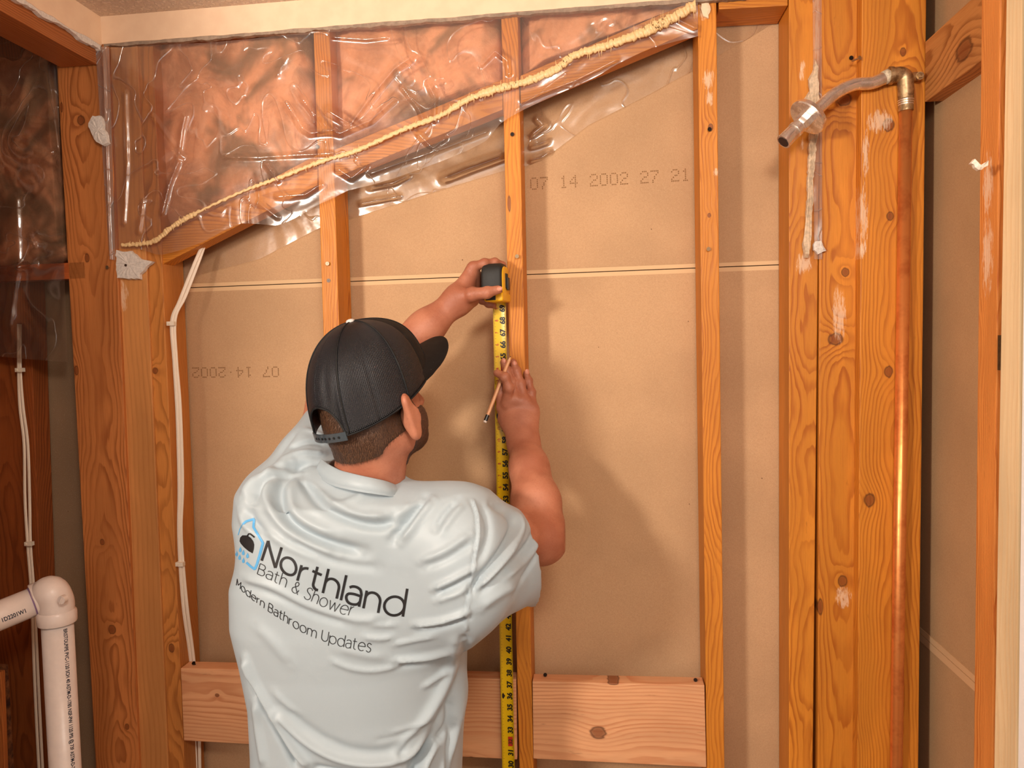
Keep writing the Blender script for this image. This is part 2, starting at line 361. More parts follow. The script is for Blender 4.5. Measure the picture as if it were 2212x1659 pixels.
# ------------------------------------------------------------------ room shell
def struct(name, m, mat, smooth=False):
    o = m.build(name, mat, smooth=smooth); o['kind'] = 'structure'; return o
YB = .089
seamz = [(430, 620), (690, 611), (760, 608), (1145, 595), (1500, 579.5), (1700, 570)]
sz = [(W(x, y, YB)[0], W(x, y, YB)[2]) for x, y in seamz]
ms, cs = np.polyfit([s[0] for s in sz], [s[1] for s in sz], 1)
ZS = lambda x: cs+ms*x
m = MB(); x0, x1 = -1.7, .87; T = .0125
m.add([(x0, YB, ZS(x0)+.010), (x1, YB, ZS(x1)+.010), (x1, YB, 2.5), (x0, YB, 2.5), (x0, YB+T, ZS(x0)+.010), (x1, YB+T, ZS(x1)+.010), (x1, YB+T, 2.5), (x0, YB+T, 2.5)],
      [(0, 1, 2, 3), (4, 7, 6, 5), (0, 4, 5, 1), (1, 5, 6, 2), (2, 6, 7, 3), (3, 7, 4, 0)])
wb = struct('wall_back', m, M_back)
m = MB()
m.add([(x0, YB, 0), (x1, YB, 0), (x1, YB, ZS(x1)-.010), (x0, YB, ZS(x0)-.010), (x0, YB+T, 0), (x1, YB+T, 0), (x1, YB+T, ZS(x1)-.010), (x0, YB+T, ZS(x0)-.010)],
      [(0, 1, 2, 3), (4, 7, 6, 5), (0, 4, 5, 1), (1, 5, 6, 2), (2, 6, 7, 3), (3, 7, 4, 0)])
struct('wall_back_lower', m, M_back)
m = MB()
for a, b, yy in ((.0012, .0105, YB+.0008), (-.0105, -.0008, YB+.0008)):
    m.box((x0, yy, 0), (x1, yy+.008, 1)); n = len(m.V)-8
    for i in range(8):
        v = m.V[n+i]; m.V[n+i] = (v[0], v[1], ZS(v[0])+(a if v[2] < .5 else b))
o = m.build('drywall_edge_tape', M_seam, parent=wb)
m = MB(); m.add([(x0, YB+.006, ZS(x0)-.003), (x1, YB+.006, ZS(x1)-.003), (x1, YB+.006, ZS(x1)+.003), (x0, YB+.006, ZS(x0)+.003)], [(0, 1, 2, 3)])
m.V = m.V+[(v[0], v[1]+.004, v[2]) for v in m.V]; m.F += [(7, 6, 5, 4)]
m.build('joint_gap', M_gap, parent=wb)
# right wall skin, seen edge-on
XS = .8585; m = MB(); m.box((XS, -2.6, 0), (XS+.0125, YB+T, 2.5)); wr = struct('wall_right', m, M_backR)
p, q = WX(1985, 1358, XS), WX(2105, 1482, XS); zz = (p[2]+q[2])/2
m = MB(); m.box((XS-.0012, -1.1, zz-.016), (XS+.002, YB, zz-.001)); m.box((XS-.0012, -1.1, zz+.001), (XS+.002, YB, zz+.013)); m.build('drywall_edge_tape', M_seam, parent=wr)
# white drywall facing of right wall, nearer than the new stud
m = MB(); y1 = WX(2207, 1000, .7225)[1]; m.box((.7225, -1.9, 0), (.735, y1, 2.44)); struct('wall_right_facing', m, M_white)
# ceiling, soffit strips
ZC = 2.416
m = MB(); m.box((-1.75, -2.9, ZC), (1.0, .1, ZC+.05)); struct('ceiling', m, M_ceil)
m = MB(); m.box((-1.75, -2.9, -.1), (1.0, .12, 0)); struct('floor', m, plain('plywood subfloor', (150, 110, 70), .8, var=.2, scale=9))
def ragged_strip(name, P0, P1, zt, zb, nrm, amp, mat, th=.0125, n=150, seed=0):
    """drywall strip with a torn lower edge; P0-P1 along the wall, nrm = outward"""
    rnd = np.random.RandomState(seed); P0 = np.array(P0, float); P1 = np.array(P1, float); nrm = np.array(nrm, float); m = MB(); V = []
    j = np.convolve(rnd.randn(n+8), np.ones(5)/5, 'same')[4:n+5-1+1]
    for i in range(n+1):
        P = P0+(P1-P0)*i/n; z = zb+amp*j[i % len(j)]
        for zz, o_ in ((zt, 0), (z, 0), (z, 1), (zt, 1)): V.append((P[0]-nrm[0]*th*o_, P[1]-nrm[1]*th*o_, zz))
    F = []
    for i in range(n):
        for k in range(4): F.append((i*4+k, i*4+(k+1) % 4, i*4+4+(k+1) % 4, i*4+4+k))
    F += [(0, 1, 2, 3), (n*4+3, n*4+2, n*4+1, n*4)]
    m.add(V, F); return m
YF = -.0135; XL = -.884
o = struct('wall_back_strip', ragged_strip('s', (XL, YF, 0), (.50, YF, 0), ZC, 2.357, (0, -1, 0), .0012, M_paint, seed=3), M_paint); recalc(o)
o = struct('wall_left_strip', ragged_strip('s', (XL, -1.2, 0), (XL, YF, 0), ZC, 2.352, (1, 0, 0), .003, M_paint, seed=4), M_paint); recalc(o)
M_paper = plain('torn grey drywall paper', (170, 148, 128), .9, var=.3, scale=90)
o = ragged_strip('s', (XL+.004, YF+.0008, 0), (.50, YF+.0008, 0), 2.362, 2.350, (0, -1, 0), .0022, M_paper, th=.011, n=260, seed=8).build('torn_paper_edge', M_paper, parent=bpy.data.objects['wall_back_strip']); recalc(o)
o = ragged_strip('s', (XL-.001, -1.0, 0), (XL-.001, YF-.002, 0), 2.357, 2.342, (1, 0, 0), .006, M_gyp, th=.010, n=120, seed=9).build('torn_edge', M_gyp, parent=bpy.data.objects['wall_left_strip']); recalc(o)
# left wall: header plate seen under the soffit, its bay and what lies in it
mw = wood('wood left plate', seed=51, pith=(.02, .05), freq=220, axis='Y', light=(190, 112, 56), dark=(120, 56, 20))
xsz = 2.352
m = MB(); m.box((XL-.10, -1.0, 2.312), (XL-.012, -.014, xsz)); o = m.build('header_plate', mw); bevel(o, .002); tag(o, 'dark reddish header timber under the left soffit, top left corner', 'header')
m = MB(); m.box((-1.75, -1.2, 0), (XL+.0, -.62, ZC)); struct('wall_left', m, M_paint)  # unseen left wall, made thick to block light from the bay
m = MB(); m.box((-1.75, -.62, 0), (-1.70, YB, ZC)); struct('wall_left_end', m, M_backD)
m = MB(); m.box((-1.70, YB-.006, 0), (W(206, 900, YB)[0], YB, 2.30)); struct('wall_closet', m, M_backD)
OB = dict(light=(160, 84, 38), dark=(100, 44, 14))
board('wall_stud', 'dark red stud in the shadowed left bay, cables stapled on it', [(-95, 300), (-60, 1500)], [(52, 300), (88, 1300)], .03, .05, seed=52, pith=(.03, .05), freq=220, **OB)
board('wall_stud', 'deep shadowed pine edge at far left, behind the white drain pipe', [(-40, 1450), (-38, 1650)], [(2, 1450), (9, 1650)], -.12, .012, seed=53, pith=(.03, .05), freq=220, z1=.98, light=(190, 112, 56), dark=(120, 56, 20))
def osb():
    t = NT('oriented strand board'); v = t.coord(scale=(1, 1, 1)); vo = t.n('ShaderNodeTexVoronoi'); t.t.links.new(v, vo.inputs['Vector']); vo.inputs['Scale'].default_value = 60
    n = t.noise(v, 35, 4, .7); col = t.mix(.5, t.mix(t.smooth(n, .35, .65), lin((70, 34, 16)), lin((140, 84, 44))), vo.outputs['Distance'], 'OVERLAY'); t.base(col, .8); t.bump(n, .5, .002); return t.m
p = W(8, 1435, -.02); q = W(35, 1700, -.02)
m = MB(); m.box((p[0]-.12, -.03, .0), (q[0]-.004, -.018, p[2])); o = m.build('strand_board', osb()); tag(o, 'dark flaky strand board offcut behind drain pipe, lower left', 'strand board')
m = MB(); pb = W(60, 585, -.01); m.box((W(-60, 600, -.01)[0], -.012, pb[2]-.022), (W(150, 600, -.01)[0]+.04, .024, pb[2]+.014)); o = m.build('cross_brace', wood('wood brace', seed=54, axis='X', light=(196, 100, 48), dark=(120, 52, 20))); tag(o, 'short orange cross brace behind the sheet in the dark left bay', 'brace')

# insulation --------------------------------------------------------
def insul_mat(name, dim=1.):
    t = NT(name); v = t.coord(); n = t.noise(v, 7, 4, .6, .5); n2 = t.noise(v, 30, 5, .65, 1.2); n3 = t.noise(v, 220, 3, .7, .8)
    col = t.mix(t.smooth(n, .36, .6), lin((200, 138, 98)), lin((250, 178, 132)))
    col = t.mix(t.smooth(n2, .45, .75, 0, .5), col, lin((248, 186, 146)))
    d = t.smooth(t.noise(t.coord(loc=(3.3, 1, 2)), 6.5, 3, .6, .6), .5, .66, 0, .85); col = t.mix(d, col, lin((128, 102, 74)))  # brown-grey patches; their extra share paints in shade of the deep batts
    col = t.mix(t.smooth(n3, .4, .8, 0, .22), col, lin((206, 122, 84)))
    t.base(col, .95, spec=.1); t.bump(t.math('ADD', n2, t.math('MULTIPLY', n3, .25)), .5, .006); return t.m
M_ins = insul_mat('pink fibreglass')
def batt(label, poly, Yb, Yf, seed, n=(90, 60)):
    """puffy batt over a px quad tl,tr,br,bl"""
    rnd = np.random.RandomState(seed); V = []; F = []; nu, nv = n
    ph = rnd.rand(12)*6.3; fr = rnd.rand(12, 2)*22+6; am = rnd.rand(12)
    for j in range(nv+1):
        for i in range(nu+1):
            u, v = i/nu, j/nv
            a = np.array(poly[0])*(1-u)+np.array(poly[1])*u; b = np.array(poly[3])*(1-u)+np.array(poly[2])*u; p = a*(1-v)+b*v
            e = min(1, min(u, 1-u, v, 1-v)*9); h = sum(am[k]*math.sin(fr[k, 0]*u+fr[k, 1]*v*.6+ph[k]) for k in range(12))/12
            y = Yb+(Yf-Yb)*(.25+.75*math.sqrt(e))+h*.020*e
            V.append(W(p[0], p[1], min(max(y, Yf-.006), Yb)))
    for j in range(nv):
        for i in range(nu): a = j*(nu+1)+i; F.append((a, a+nu+1, a+nu+2, a+1))
    nf = len(V); V += [(v[0], YB-.002, v[2]) for v in V]
    F += [tuple(i+nf for i in f[::-1]) for f in F]
    rim = [i for i in range(nu+1)]+[j*(nu+1)+nu for j in range(1, nv+1)]+[nv*(nu+1)+i for i in range(nu-1, -1, -1)]+[j*(nu+1) for j in range(nv-1, 0, -1)]
    for k in range(len(rim)): a, b = rim[k], rim[(k+1) % len(rim)]; F.append((a, b, b+nf, a+nf))
    o = mk('insulation_batt', V, F, M_ins, smooth=True); recalc(o); tag(o, label, 'insulation'); return o
batt('pink fibreglass batt behind the sheet, left of the stud above the cap', [(322, 60), (678, 30), (688, 340), (340, 515)], .075, .022, 1)
batt('pink fibreglass batt behind the sheet, between the cap stud and tape stud', [(716, 30), (1084, 5), (1087, 180), (722, 330)], .075, .022, 2)
batt('pink fibreglass batt behind the sheet, rightmost and narrowest', [(1126, 0), (1508, -30), (1511, 2), (1128, 165)], .075, .022, 3)
o = batt('dark shadowed fibreglass batt in the bay left of the corner post', [(-70, 90), (118, 100), (150, 560), (-70, 640)], .075, .02, 4)
bpy.context.view_layer.update()

# ------------------------------------------------------------------ writing helpers
def text_flat(s, size=1., bold=0., font=None):
    """2D glyph mesh of a string with the built-in font, lower left at the origin"""
    cu = bpy.data.curves.new('t', 'FONT'); cu.body = s; cu.size = size; cu.offset = bold; cu.resolution_u = 4
    ob = bpy.data.objects.new('t', cu); COL.objects.link(ob)
    dg = bpy.context.evaluated_depsgraph_get(); me = bpy.data.meshes.new_from_object(ob.evaluated_get(dg))
    V = np.array([tuple(v.co) for v in me.vertices]); F = [tuple(p.vertices) for p in me.polygons]
    bpy.data.objects.remove(ob); bpy.data.curves.remove(cu); bpy.data.meshes.remove(me)
    V = V.reshape(-1, 3); V[:, 0] -= V[:, 0].min(); return V, F
DOT = {'0': ['01110', '10001', '10001', '10001', '10001', '10001', '01110'], '1': ['00100', '01100', '00100', '00100', '00100', '00100', '01110'],
       '2': ['01110', '10001', '00001', '00110', '01000', '10000', '11111'], '4': ['00010', '00110', '01010', '10010', '11111', '00010', '00010'],
       '7': ['11111', '00001', '00010', '00100', '00100', '01000', '01000'], '-': ['00000', '00000', '00000', '00100', '00000', '00000', '00000'], ' ': ['00000']*7}
def dot_text(name, s, A, B, h, flip=False, spacing=None):
    """dot-matrix stamp on the back wall from world A to B (x,z) with height h"""
    n = len(s)*6-1; m = MB(); A = np.array(A); B = np.array(B); ux = (B-A)/n; L = np.linalg.norm(ux); uz = np.array([-ux[1], ux[0]])/L*(h/6.)
    for ci, ch in enumerate(s):
        for r, row in enumerate(DOT[ch]):
            for k, bit in enumerate(row):
                if bit == '1':
                    c = A+ux*(ci*6+k)+uz*(6-r)
                    R_ = L*.46; pts = [(c[0]+R_*math.cos(t*math.pi/3)*.9, YB-.0004, c[1]+R_*1.0*math.sin(t*math.pi/3)) for t in range(6)]
                    pts2 = [(p[0], YB, p[2]) for p in pts]
                    m.add(pts+pts2, [(0, 1, 2, 3, 4, 5)]+[(i, i+6, (i+1) % 6+6, (i+1) % 6) for i in range(6)])
    o = m.build(name, M_stamp, parent=wb); recalc(o); return o
a, b = W(1147, 409, YB), W(1492, 389, YB); dot_text('date_stamp', '07 14 2002 27 21', (a[0], a[2]), (b[0], b[2]), .024)
a, b = W(601, 793, YB), W(413, 795, YB); dot_text('date_stamp', '07 14-2002', (a[0], a[2]), (b[0], b[2]), .022)

# ------------------------------------------------------------------ plumbing
r = .0115
root = empty('shower_pipe', W(1941, 1659, -.05)); tag(root, 'copper riser pipe with brass elbow and aged chrome shower arm', 'pipe')
YP = -.046
top = W(1957, 215, YP); bot = W(1936, 1659, YP); d = (bot-top)/(bot[2]-top[2])
low = top+d*(.02-top[2])
m = MB(); m.tube([low, top+(low-top)*.0], r, 32); m.build('copper_pipe', M_copper, root, smooth=True)
# brass elbow body
E0 = W(1956, 172, YP); m = MB()
m.tube([top+np.array([0, 0, -.022]), top+np.array([0, 0, .0]), top+np.array([0, 0, .001]), E0+np.array([0, 0, .0])], [.0132, .0132, .0142, .0142], 28)
m.tube(catmull([E0+np.array([0, 0, -.012]), E0+np.array([-.001, 0, .003]), E0+np.array([-.010, 0, .010]), E0+np.array([-.026, -.001, .009])], 6), .0145, 28)
m.tube([E0+np.array([-.024, -.001, .009]), E0+np.array([-.031, -.001, .009])], .0165, 28)
m.tube([E0+np.array([.0, 0, .004]), E0+np.array([.022, .004, .006])], [.0085, .0085], 20)
o = m.build('brass_elbow', M_brass, root, smooth=True); smooth_by_angle(o, .7)
m = MB(); sc1 = E0+np.array([.024, -.006, .004]); m.tube([sc1+np.array([0, .012, 0]), sc1], .0075, 18); m.tube([sc1, sc1+np.array([0, -.004, 0])], [.006, .0055], 6); o = m.build('mounting_screw', M_brass, root); smooth_by_angle(o)
m = MB()
for k in range(3): m.tube([top+np.array([0, 0, -.001-.004*k]), top+np.array([0, 0, -.003-.004*k])], .0146-.0004*k, 24)
o = m.build('solder_ring', M_chrome, root); smooth_by_angle(o)
A0 = E0+np.array([-.030, -.001, .009])
arm = catmull([A0, W(1885, 179, -.049), W(1845, 183, -.051), W(1805, 202, -.055), W(1768, 235, -.062), W(1741, 262, -.068)], 8)
m = MB(); m.tube(arm, .0118, 32); m.build('shower_arm', M_chrome, root, smooth=True)
m = MB(); m.tube([A0, A0+(arm[3]-A0)*.9], [.0135, .0128], 24); m.build('thread_tape', plain('dirty sealing tape', (226, 208, 178), .6, var=.4, scale=180, bump=.6), root, smooth=True)
D = arm[-1]-arm[-3]; D /= np.linalg.norm(D); P0 = arm[-1]
C0 = W(1752, 246, -.066)
m = MB(); m.tube([C0-D*.008, C0-D*.006, C0+D*.001, C0+D*.010, C0+D*.013], [.014, .017, .036, .0385, .0375][::1], 40); o = m.build('escutcheon', M_chrome, root, smooth=True); smooth_by_angle(o, .5)
m = MB(); m.tube([C0+D*.010, C0+D*.014, C0+D*.030, C0+D*.033], [.0150, .0165, .0165, .015], 8); m.tube([C0+D*.033, C0+D*.040], .0135, 24); m.tube([C0+D*.040, C0+D*.046], .0152, 24); o = m.build('connector_nut', M_chrome, root); smooth_by_angle(o, .5)
S0 = C0+D*.046
m = MB(); n = 36
rings = [(0, .0125), (.004, .0142), (.030, .0146), (.032, .0146), (.032, .0118), (.006, .0118)]
m.tube([S0+D*t for t, _ in rings], [rr for _, rr in rings], n, cap=False); m.tube([S0+D*.004, S0+D*.006], .0118, n); o = m.build('arm_nipple', M_chrome, root, smooth=True); smooth_by_angle(o, .6)

m = MB(); m.tube([S0+D*.0325, S0+D*.0328], .0112, n); m.build('arm_opening_shade', M_gap, root)  # dark disc stands in for the shade inside the hollow end
# PVC drain
YV = -.16
root = empty('drain_pipe', W(140, 1659, YV)); tag(root, 'white plastic drain pipe with elbow standing in the left bay', 'pipe')
t1, b1 = W(124, 1345, YV), W(141, 1659, YV); dd = (b1-t1)/(b1[2]-t1[2]); lowp = t1+dd*(.0-t1[2]+.005)
RV = .0300
def hollow(m, a, b, r0): m.tube([a, b], r0, 40)
m = MB(); m.tube([lowp, t1+dd*.0], RV, 44); m.build('vertical_pipe', M_pvc, root, smooth=True)
e1 = t1+dd*(-.004); 
K = W(122, 1292, YV)
H0 = W(72, 1300, YV-.01); H1 = W(-140, 1386, YV-.13)
hd = (H1-H0)/np.linalg.norm(H1-H0)
m = MB(); m.tube([H0-hd*.03, H1], RV, 44); m.build('horizontal_pipe', M_pvc, root, smooth=True)
m = MB(); m.tube([t1, t1+np.array([0, 0, .006])], RV+.0035, 44); m.tube([H0-hd*.001, H0+hd*.0025], RV+.0012, 44); m.build('primer_ring', M_primer, root, smooth=True)
m = MB(); bend = catmull([t1+np.array([0, 0, .024]), t1+np.array([-.0005, 0, .045]), t1+np.array([-.010, -.002, .066]), H0-hd*.020+np.array([0, 0, .002]), H0-hd*.012], 8)
m.tube(bend, RV+.0035, 44)
m.tube([t1, t1+np.array([0, 0, .003]), t1+np.array([0, 0, .022]), t1+np.array([0, 0, .027])], [RV+.006, RV+.0072, RV+.0072, RV+.004], 44)
m.tube([H0-hd*.030, H0-hd*.026, H0-hd*.002, H0], [RV+.004, RV+.0072, RV+.0072, RV+.006], 44)
c = W(131, 1297, YV-RV-.008); m.tube([c+np.array([0, .012, 0]), c+np.array([0, .001, 0])], .0085, 20); m.tube([c+np.array([-.003, 0, -.007]), c+np.array([.003, 0, .007])], .0018, 10)
o = m.build('pipe_elbow', M_pvc, root, smooth=True); smooth_by_angle(o, .8)
def cyl_text(name, s, size, start, axis_dir, axis_pt, rad, ang0, parent, mat, bold=0., ref=(0, -1, 0), bendsign=1, sx=1.):
    V, F = text_flat(s, size, bold); ax = np.array(axis_dir, float); ax /= np.linalg.norm(ax)
    rf = np.array(ref, float); rf -= ax*(rf@ax); rf /= np.linalg.norm(rf); side = np.cross(ax, rf)*bendsign; out = []
    for v in V:
        th = ang0+v[1]/rad
        out.append(np.array(axis_pt)+ax*(start+v[0]*sx)+(rf*math.cos(th)+side*math.sin(th))*(rad+.0004))
    return mk(name, out, F, mat, parent)
down = -dd/np.linalg.norm(dd) if dd[2] > 0 else dd/np.linalg.norm(dd)
cyl_text('pipe_printing', 'BRISTOLPIPE PVC-1120 SCH 40 ASTM-D-1785 NSF-PW 1120 PSI @ 73F ASTM-D-2665 NSF-DWV', .0105, .008, (0, 0, -1), t1, RV, 1.02, root, M_ink, .0002, bendsign=-1, sx=.82)
cyl_text('pipe_printing', '1D2201W1', .0125, -.060, -hd, H0, RV, -.10, root, M_ink, .0003, ref=(.1, -1, -.25), bendsign=-1, sx=.75)

# ------------------------------------------------------------------ cables
def cables(name, label, lines, Yl, rad, clips, par_label):
    root = empty(name, W(*lines[0][-1][:2], Yl)); tag(root, label, 'cable')
    for ln in lines:
        pts = catmull([W(p[0], p[1], p[2] if len(p) > 2 else Yl) for p in ln], 6); m = MB(); m.tube(pts, rad, 12, flat=.55, up=(0, 1, 0)); m.build('cable', M_cable, root, smooth=True)
    for i, (px, py, y) in enumerate(clips):
        c = W(px, py, y); m = MB(); m.box((c[0]-.009, c[1]-.006, c[2]-.0045), (c[0]+.009, c[1]+.004, c[2]+.0045)); m.tube([c+np.array([-.0035, -.0055, 0]), c+np.array([-.0035, -.0085, 0])], .0022, 10)
        o = m.build('cable_clip', M_staple, root); 
    return root
YC = .012
cables('cable_pair', 'two white cables hanging down the left stud from a yellow foam blob', [
    [(441, 522, .03), (420, 570, .02), (388, 650, .005), (371, 695, .0), (376, 780, .0), (383, 900, .002), (387, 1050, .004), (386, 1140, .004), (389, 1219, .006), (397, 1320, .012), (412, 1430, .04), (418, 1560, .05), (424, 1680, .05), (440, 2200, .05)],
    [(444, 522, .036), (431, 560, .026), (400, 640, .01), (378, 690, .001), (381, 780, .003), (389, 880, .004), (394, 1040, .006), (391, 1140, .006), (395, 1215, .008), (405, 1320, .014), (419, 1430, .044), (430, 1560, .054), (432, 1680, .054), (447, 2200, .054)]],
    YC, .0042, [(371, 699, -.002), (390, 1218, .002)], '')
cables('cable_pair', 'two dim white cables in the dark left bay, clipped to red stud', [
    [(40, 700, .012), (40, 800, .012), (43, 880, .012), (52, 960, .012), (54, 1080, .012), (60, 1180, .012), (68, 1290, .012), (76, 1500, .012), (86, 1700, .012)],
    [(44, 700, .012), (44, 800, .012), (50, 880, .012), (60, 960, .012), (64, 1080, .012), (66, 1180, .012), (74, 1290, .012), (84, 1500, .012), (94, 1700, .012)]],
    .012, .0038, [(44, 799, .006), (64, 1174, .006)], '')
c = W(452, 500, .03)
m = MB(); rnd = np.random.RandomState(2)
bm = bmesh.new(); bmesh.ops.create_icosphere(bm, subdivisions=4, radius=1)
for v in bm.verts:
    k = 1+.25*math.sin(v.co.x*7+1)*math.cos(v.co.z*6)+.12*math.sin(v.co.x*17+v.co.y*9)
    v.co = Vector((v.co.x*.024*k, v.co.y*.018*k, v.co.z*.0095*k))
me = bpy.data.meshes.new('foam'); bm.to_mesh(me); bm.free(); me.polygons.foreach_set('use_smooth', [True]*len(me.polygons))
o = bpy.data.objects.new('foam_blob', me); COL.objects.link(o); o.location = tuple(c); me.materials.append(plain('yellow expanding foam', (226, 186, 112), .6, var=.12, scale=60)); tag(o, 'yellow foam blob where the white cables enter the nailer', 'foam')

# ------------------------------------------------------------------ plastic sheeting
def poly_mat(name, milky=.11, tint=(.99, .98, .96), seed=0, bumpy=1.):
    m = bpy.data.materials.new(name); m.use_nodes = True; t = m.node_tree; t.nodes.clear(); N = t.nodes.new; L = t.links.new
    out = N('ShaderNodeOutputMaterial'); tr = N('ShaderNodeBsdfTransparent'); tr.inputs[0].default_value = tint+(1,)
    gl = N('ShaderNodeBsdfGlossy'); gl.inputs['Roughness'].default_value = .19; gl.inputs['Color'].default_value = (1, 1, 1, 1)
    df = N('ShaderNodeBsdfDiffuse'); df.inputs[0].default_value = (.85, .80, .74, 1); tl = N('ShaderNodeBsdfTranslucent'); tl.inputs[0].default_value = (.85, .80, .74, 1)
    tc = N('ShaderNodeTexCoord'); mp = N('ShaderNodeMapping'); mp.inputs['Location'].default_value = (seed, 0, seed*.7); L(tc.outputs['Object'], mp.inputs[0])
    n1 = N('ShaderNodeTexNoise'); n1.inputs['Scale'].default_value = 7; n1.inputs['Detail'].default_value = 1.5; n1.inputs['Distortion'].default_value = 1.1; L(mp.outputs[0], n1.inputs['Vector'])
    # ridged creases
    rg = N('ShaderNodeMath'); rg.operation = 'SUBTRACT'; L(n1.outputs[0], rg.inputs[0]); rg.inputs[1].default_value = .5
    ab = N('ShaderNodeMath'); ab.operation = 'ABSOLUTE'; L(rg.outputs[0], ab.inputs[0])
    sm = N('ShaderNodeMapRange'); sm.interpolation_type = 'SMOOTHSTEP'; L(ab.outputs[0], sm.inputs[0]); sm.inputs[1].default_value = 0; sm.inputs[2].default_value = .014; sm.inputs[3].default_value = 1; sm.inputs[4].default_value = 0
    n2 = N('ShaderNodeTexNoise'); n2.inputs['Scale'].default_value = 34; n2.inputs['Detail'].default_value = 2; L(mp.outputs[0], n2.inputs['Vector'])
    ad = N('ShaderNodeMath'); ad.operation = 'MULTIPLY_ADD'; L(sm.outputs[0], ad.inputs[0]); ad.inputs[1].default_value = .12; L(n1.outputs[0], ad.inputs[2])
    ad2 = N('ShaderNodeMath'); ad2.operation = 'MULTIPLY_ADD'; L(n2.outputs[0], ad2.inputs[0]); ad2.inputs[1].default_value = .07; L(ad.outputs[0], ad2.inputs[2])
    bp = N('ShaderNodeBump'); bp.inputs['Strength'].default_value = .55*bumpy; bp.inputs['Distance'].default_value = .02; L(ad2.outputs[0], bp.inputs['Height'])
    for s in (gl, df, tl): L(bp.outputs[0], s.inputs['Normal'])
    lw = N('ShaderNodeFresnel'); lw.inputs[0].default_value = 1.5; L(bp.outputs[0], lw.inputs['Normal'])
    k = N('ShaderNodeMath'); k.operation = 'MULTIPLY_ADD'; k.use_clamp = True; L(lw.outputs[0], k.inputs[0]); k.inputs[1].default_value = 2.0; k.inputs[2].default_value = .03
    dd_ = N('ShaderNodeMixShader'); dd_.inputs[0].default_value = .5; L(df.outputs[0], dd_.inputs[1]); L(tl.outputs[0], dd_.inputs[2])
    mk_ = N('ShaderNodeMath'); mk_.operation = 'MULTIPLY_ADD'; L(sm.outputs[0], mk_.inputs[0]); mk_.inputs[1].default_value = .12; mk_.inputs[2].default_value = milky
    m1 = N('ShaderNodeMixShader'); L(mk_.outputs[0], m1.inputs[0]); L(tr.outputs[0], m1.inputs[1]); L(dd_.outputs[0], m1.inputs[2])
    m2 = N('ShaderNodeMixShader'); L(k.outputs[0], m2.inputs[0]); L(m1.outputs[0], m2.inputs[1]); L(gl.outputs[0], m2.inputs[2]); L(m2.outputs[0], out.inputs[0])
    return m
M_poly = poly_mat('clear poly sheeting'); M_poly2 = poly_mat('clear poly sheeting flap', .05, seed=4, bumpy=.7); M_polyD = poly_mat('dim poly sheeting', .05, seed=8)
def segdist(px, py, line):
    best = np.full(px.shape, 1e9)
    for (x0, y0), (x1, y1) in zip(line[:-1], line[1:]):
        dx, dy = x1-x0, y1-y0; t = np.clip(((px-x0)*dx+(py-y0)*dy)/(dx*dx+dy*dy+1e-9), 0, 1)
        best = np.minimum(best, np.hypot(px-x0-t*dx, py-y0-t*dy))
    return best
def sheet(name, label, top, bottom, Y, mat, n=(320, 110), folds=(), seed=0, wav=.004, parent=None, yfun=None):
    tx = [p[0] for p in top]; ty = [p[1] for p in top]; bx_ = [p[0] for p in bottom]; by_ = [p[1] for p in bottom]
    nu, nv = n; rnd = np.random.RandomState(seed); ph = rnd.rand(16)*6.3; fr = rnd.randn(16, 2)*.02
    u = np.linspace(0, 1, nu+1); v = np.linspace(0, 1, nv+1); U, Vv = np.meshgrid(u, v)
    X = np.interp(U, np.linspace(0, 1, len(tx)), tx)*(1-Vv)+np.interp(U, np.linspace(0, 1, len(bx_)), bx_)*Vv
    Yp = np.interp(U, np.linspace(0, 1, len(ty)), ty)*(1-Vv)+np.interp(U, np.linspace(0, 1, len(by_)), by_)*Vv
    H = sum(np.sin(fr[k, 0]*X+fr[k, 1]*Yp+ph[k]) for k in range(16))/16
    off = H*wav
    for line, amp, wd in folds:
        dd2 = segdist(X, Yp, line); off = off-amp*1.25*np.exp(-(dd2/(wd*.8))**1.5)
    Yy = np.full(X.shape, float(Y))+off
    if yfun is not None: Yy += yfun(X, Yp, Vv)
    P = [W(a, b, c) for a, b, c in zip(X.ravel(), Yp.ravel(), Yy.ravel())]
    F = [(j*(nu+1)+i, (j+1)*(nu+1)+i, (j+1)*(nu+1)+i+1, j*(nu+1)+i+1) for j in range(nv) for i in range(nu)]
    o = mk(name, P, F, mat, parent, smooth=True); 
    if label: tag(o, label, 'plastic sheet')
    return o
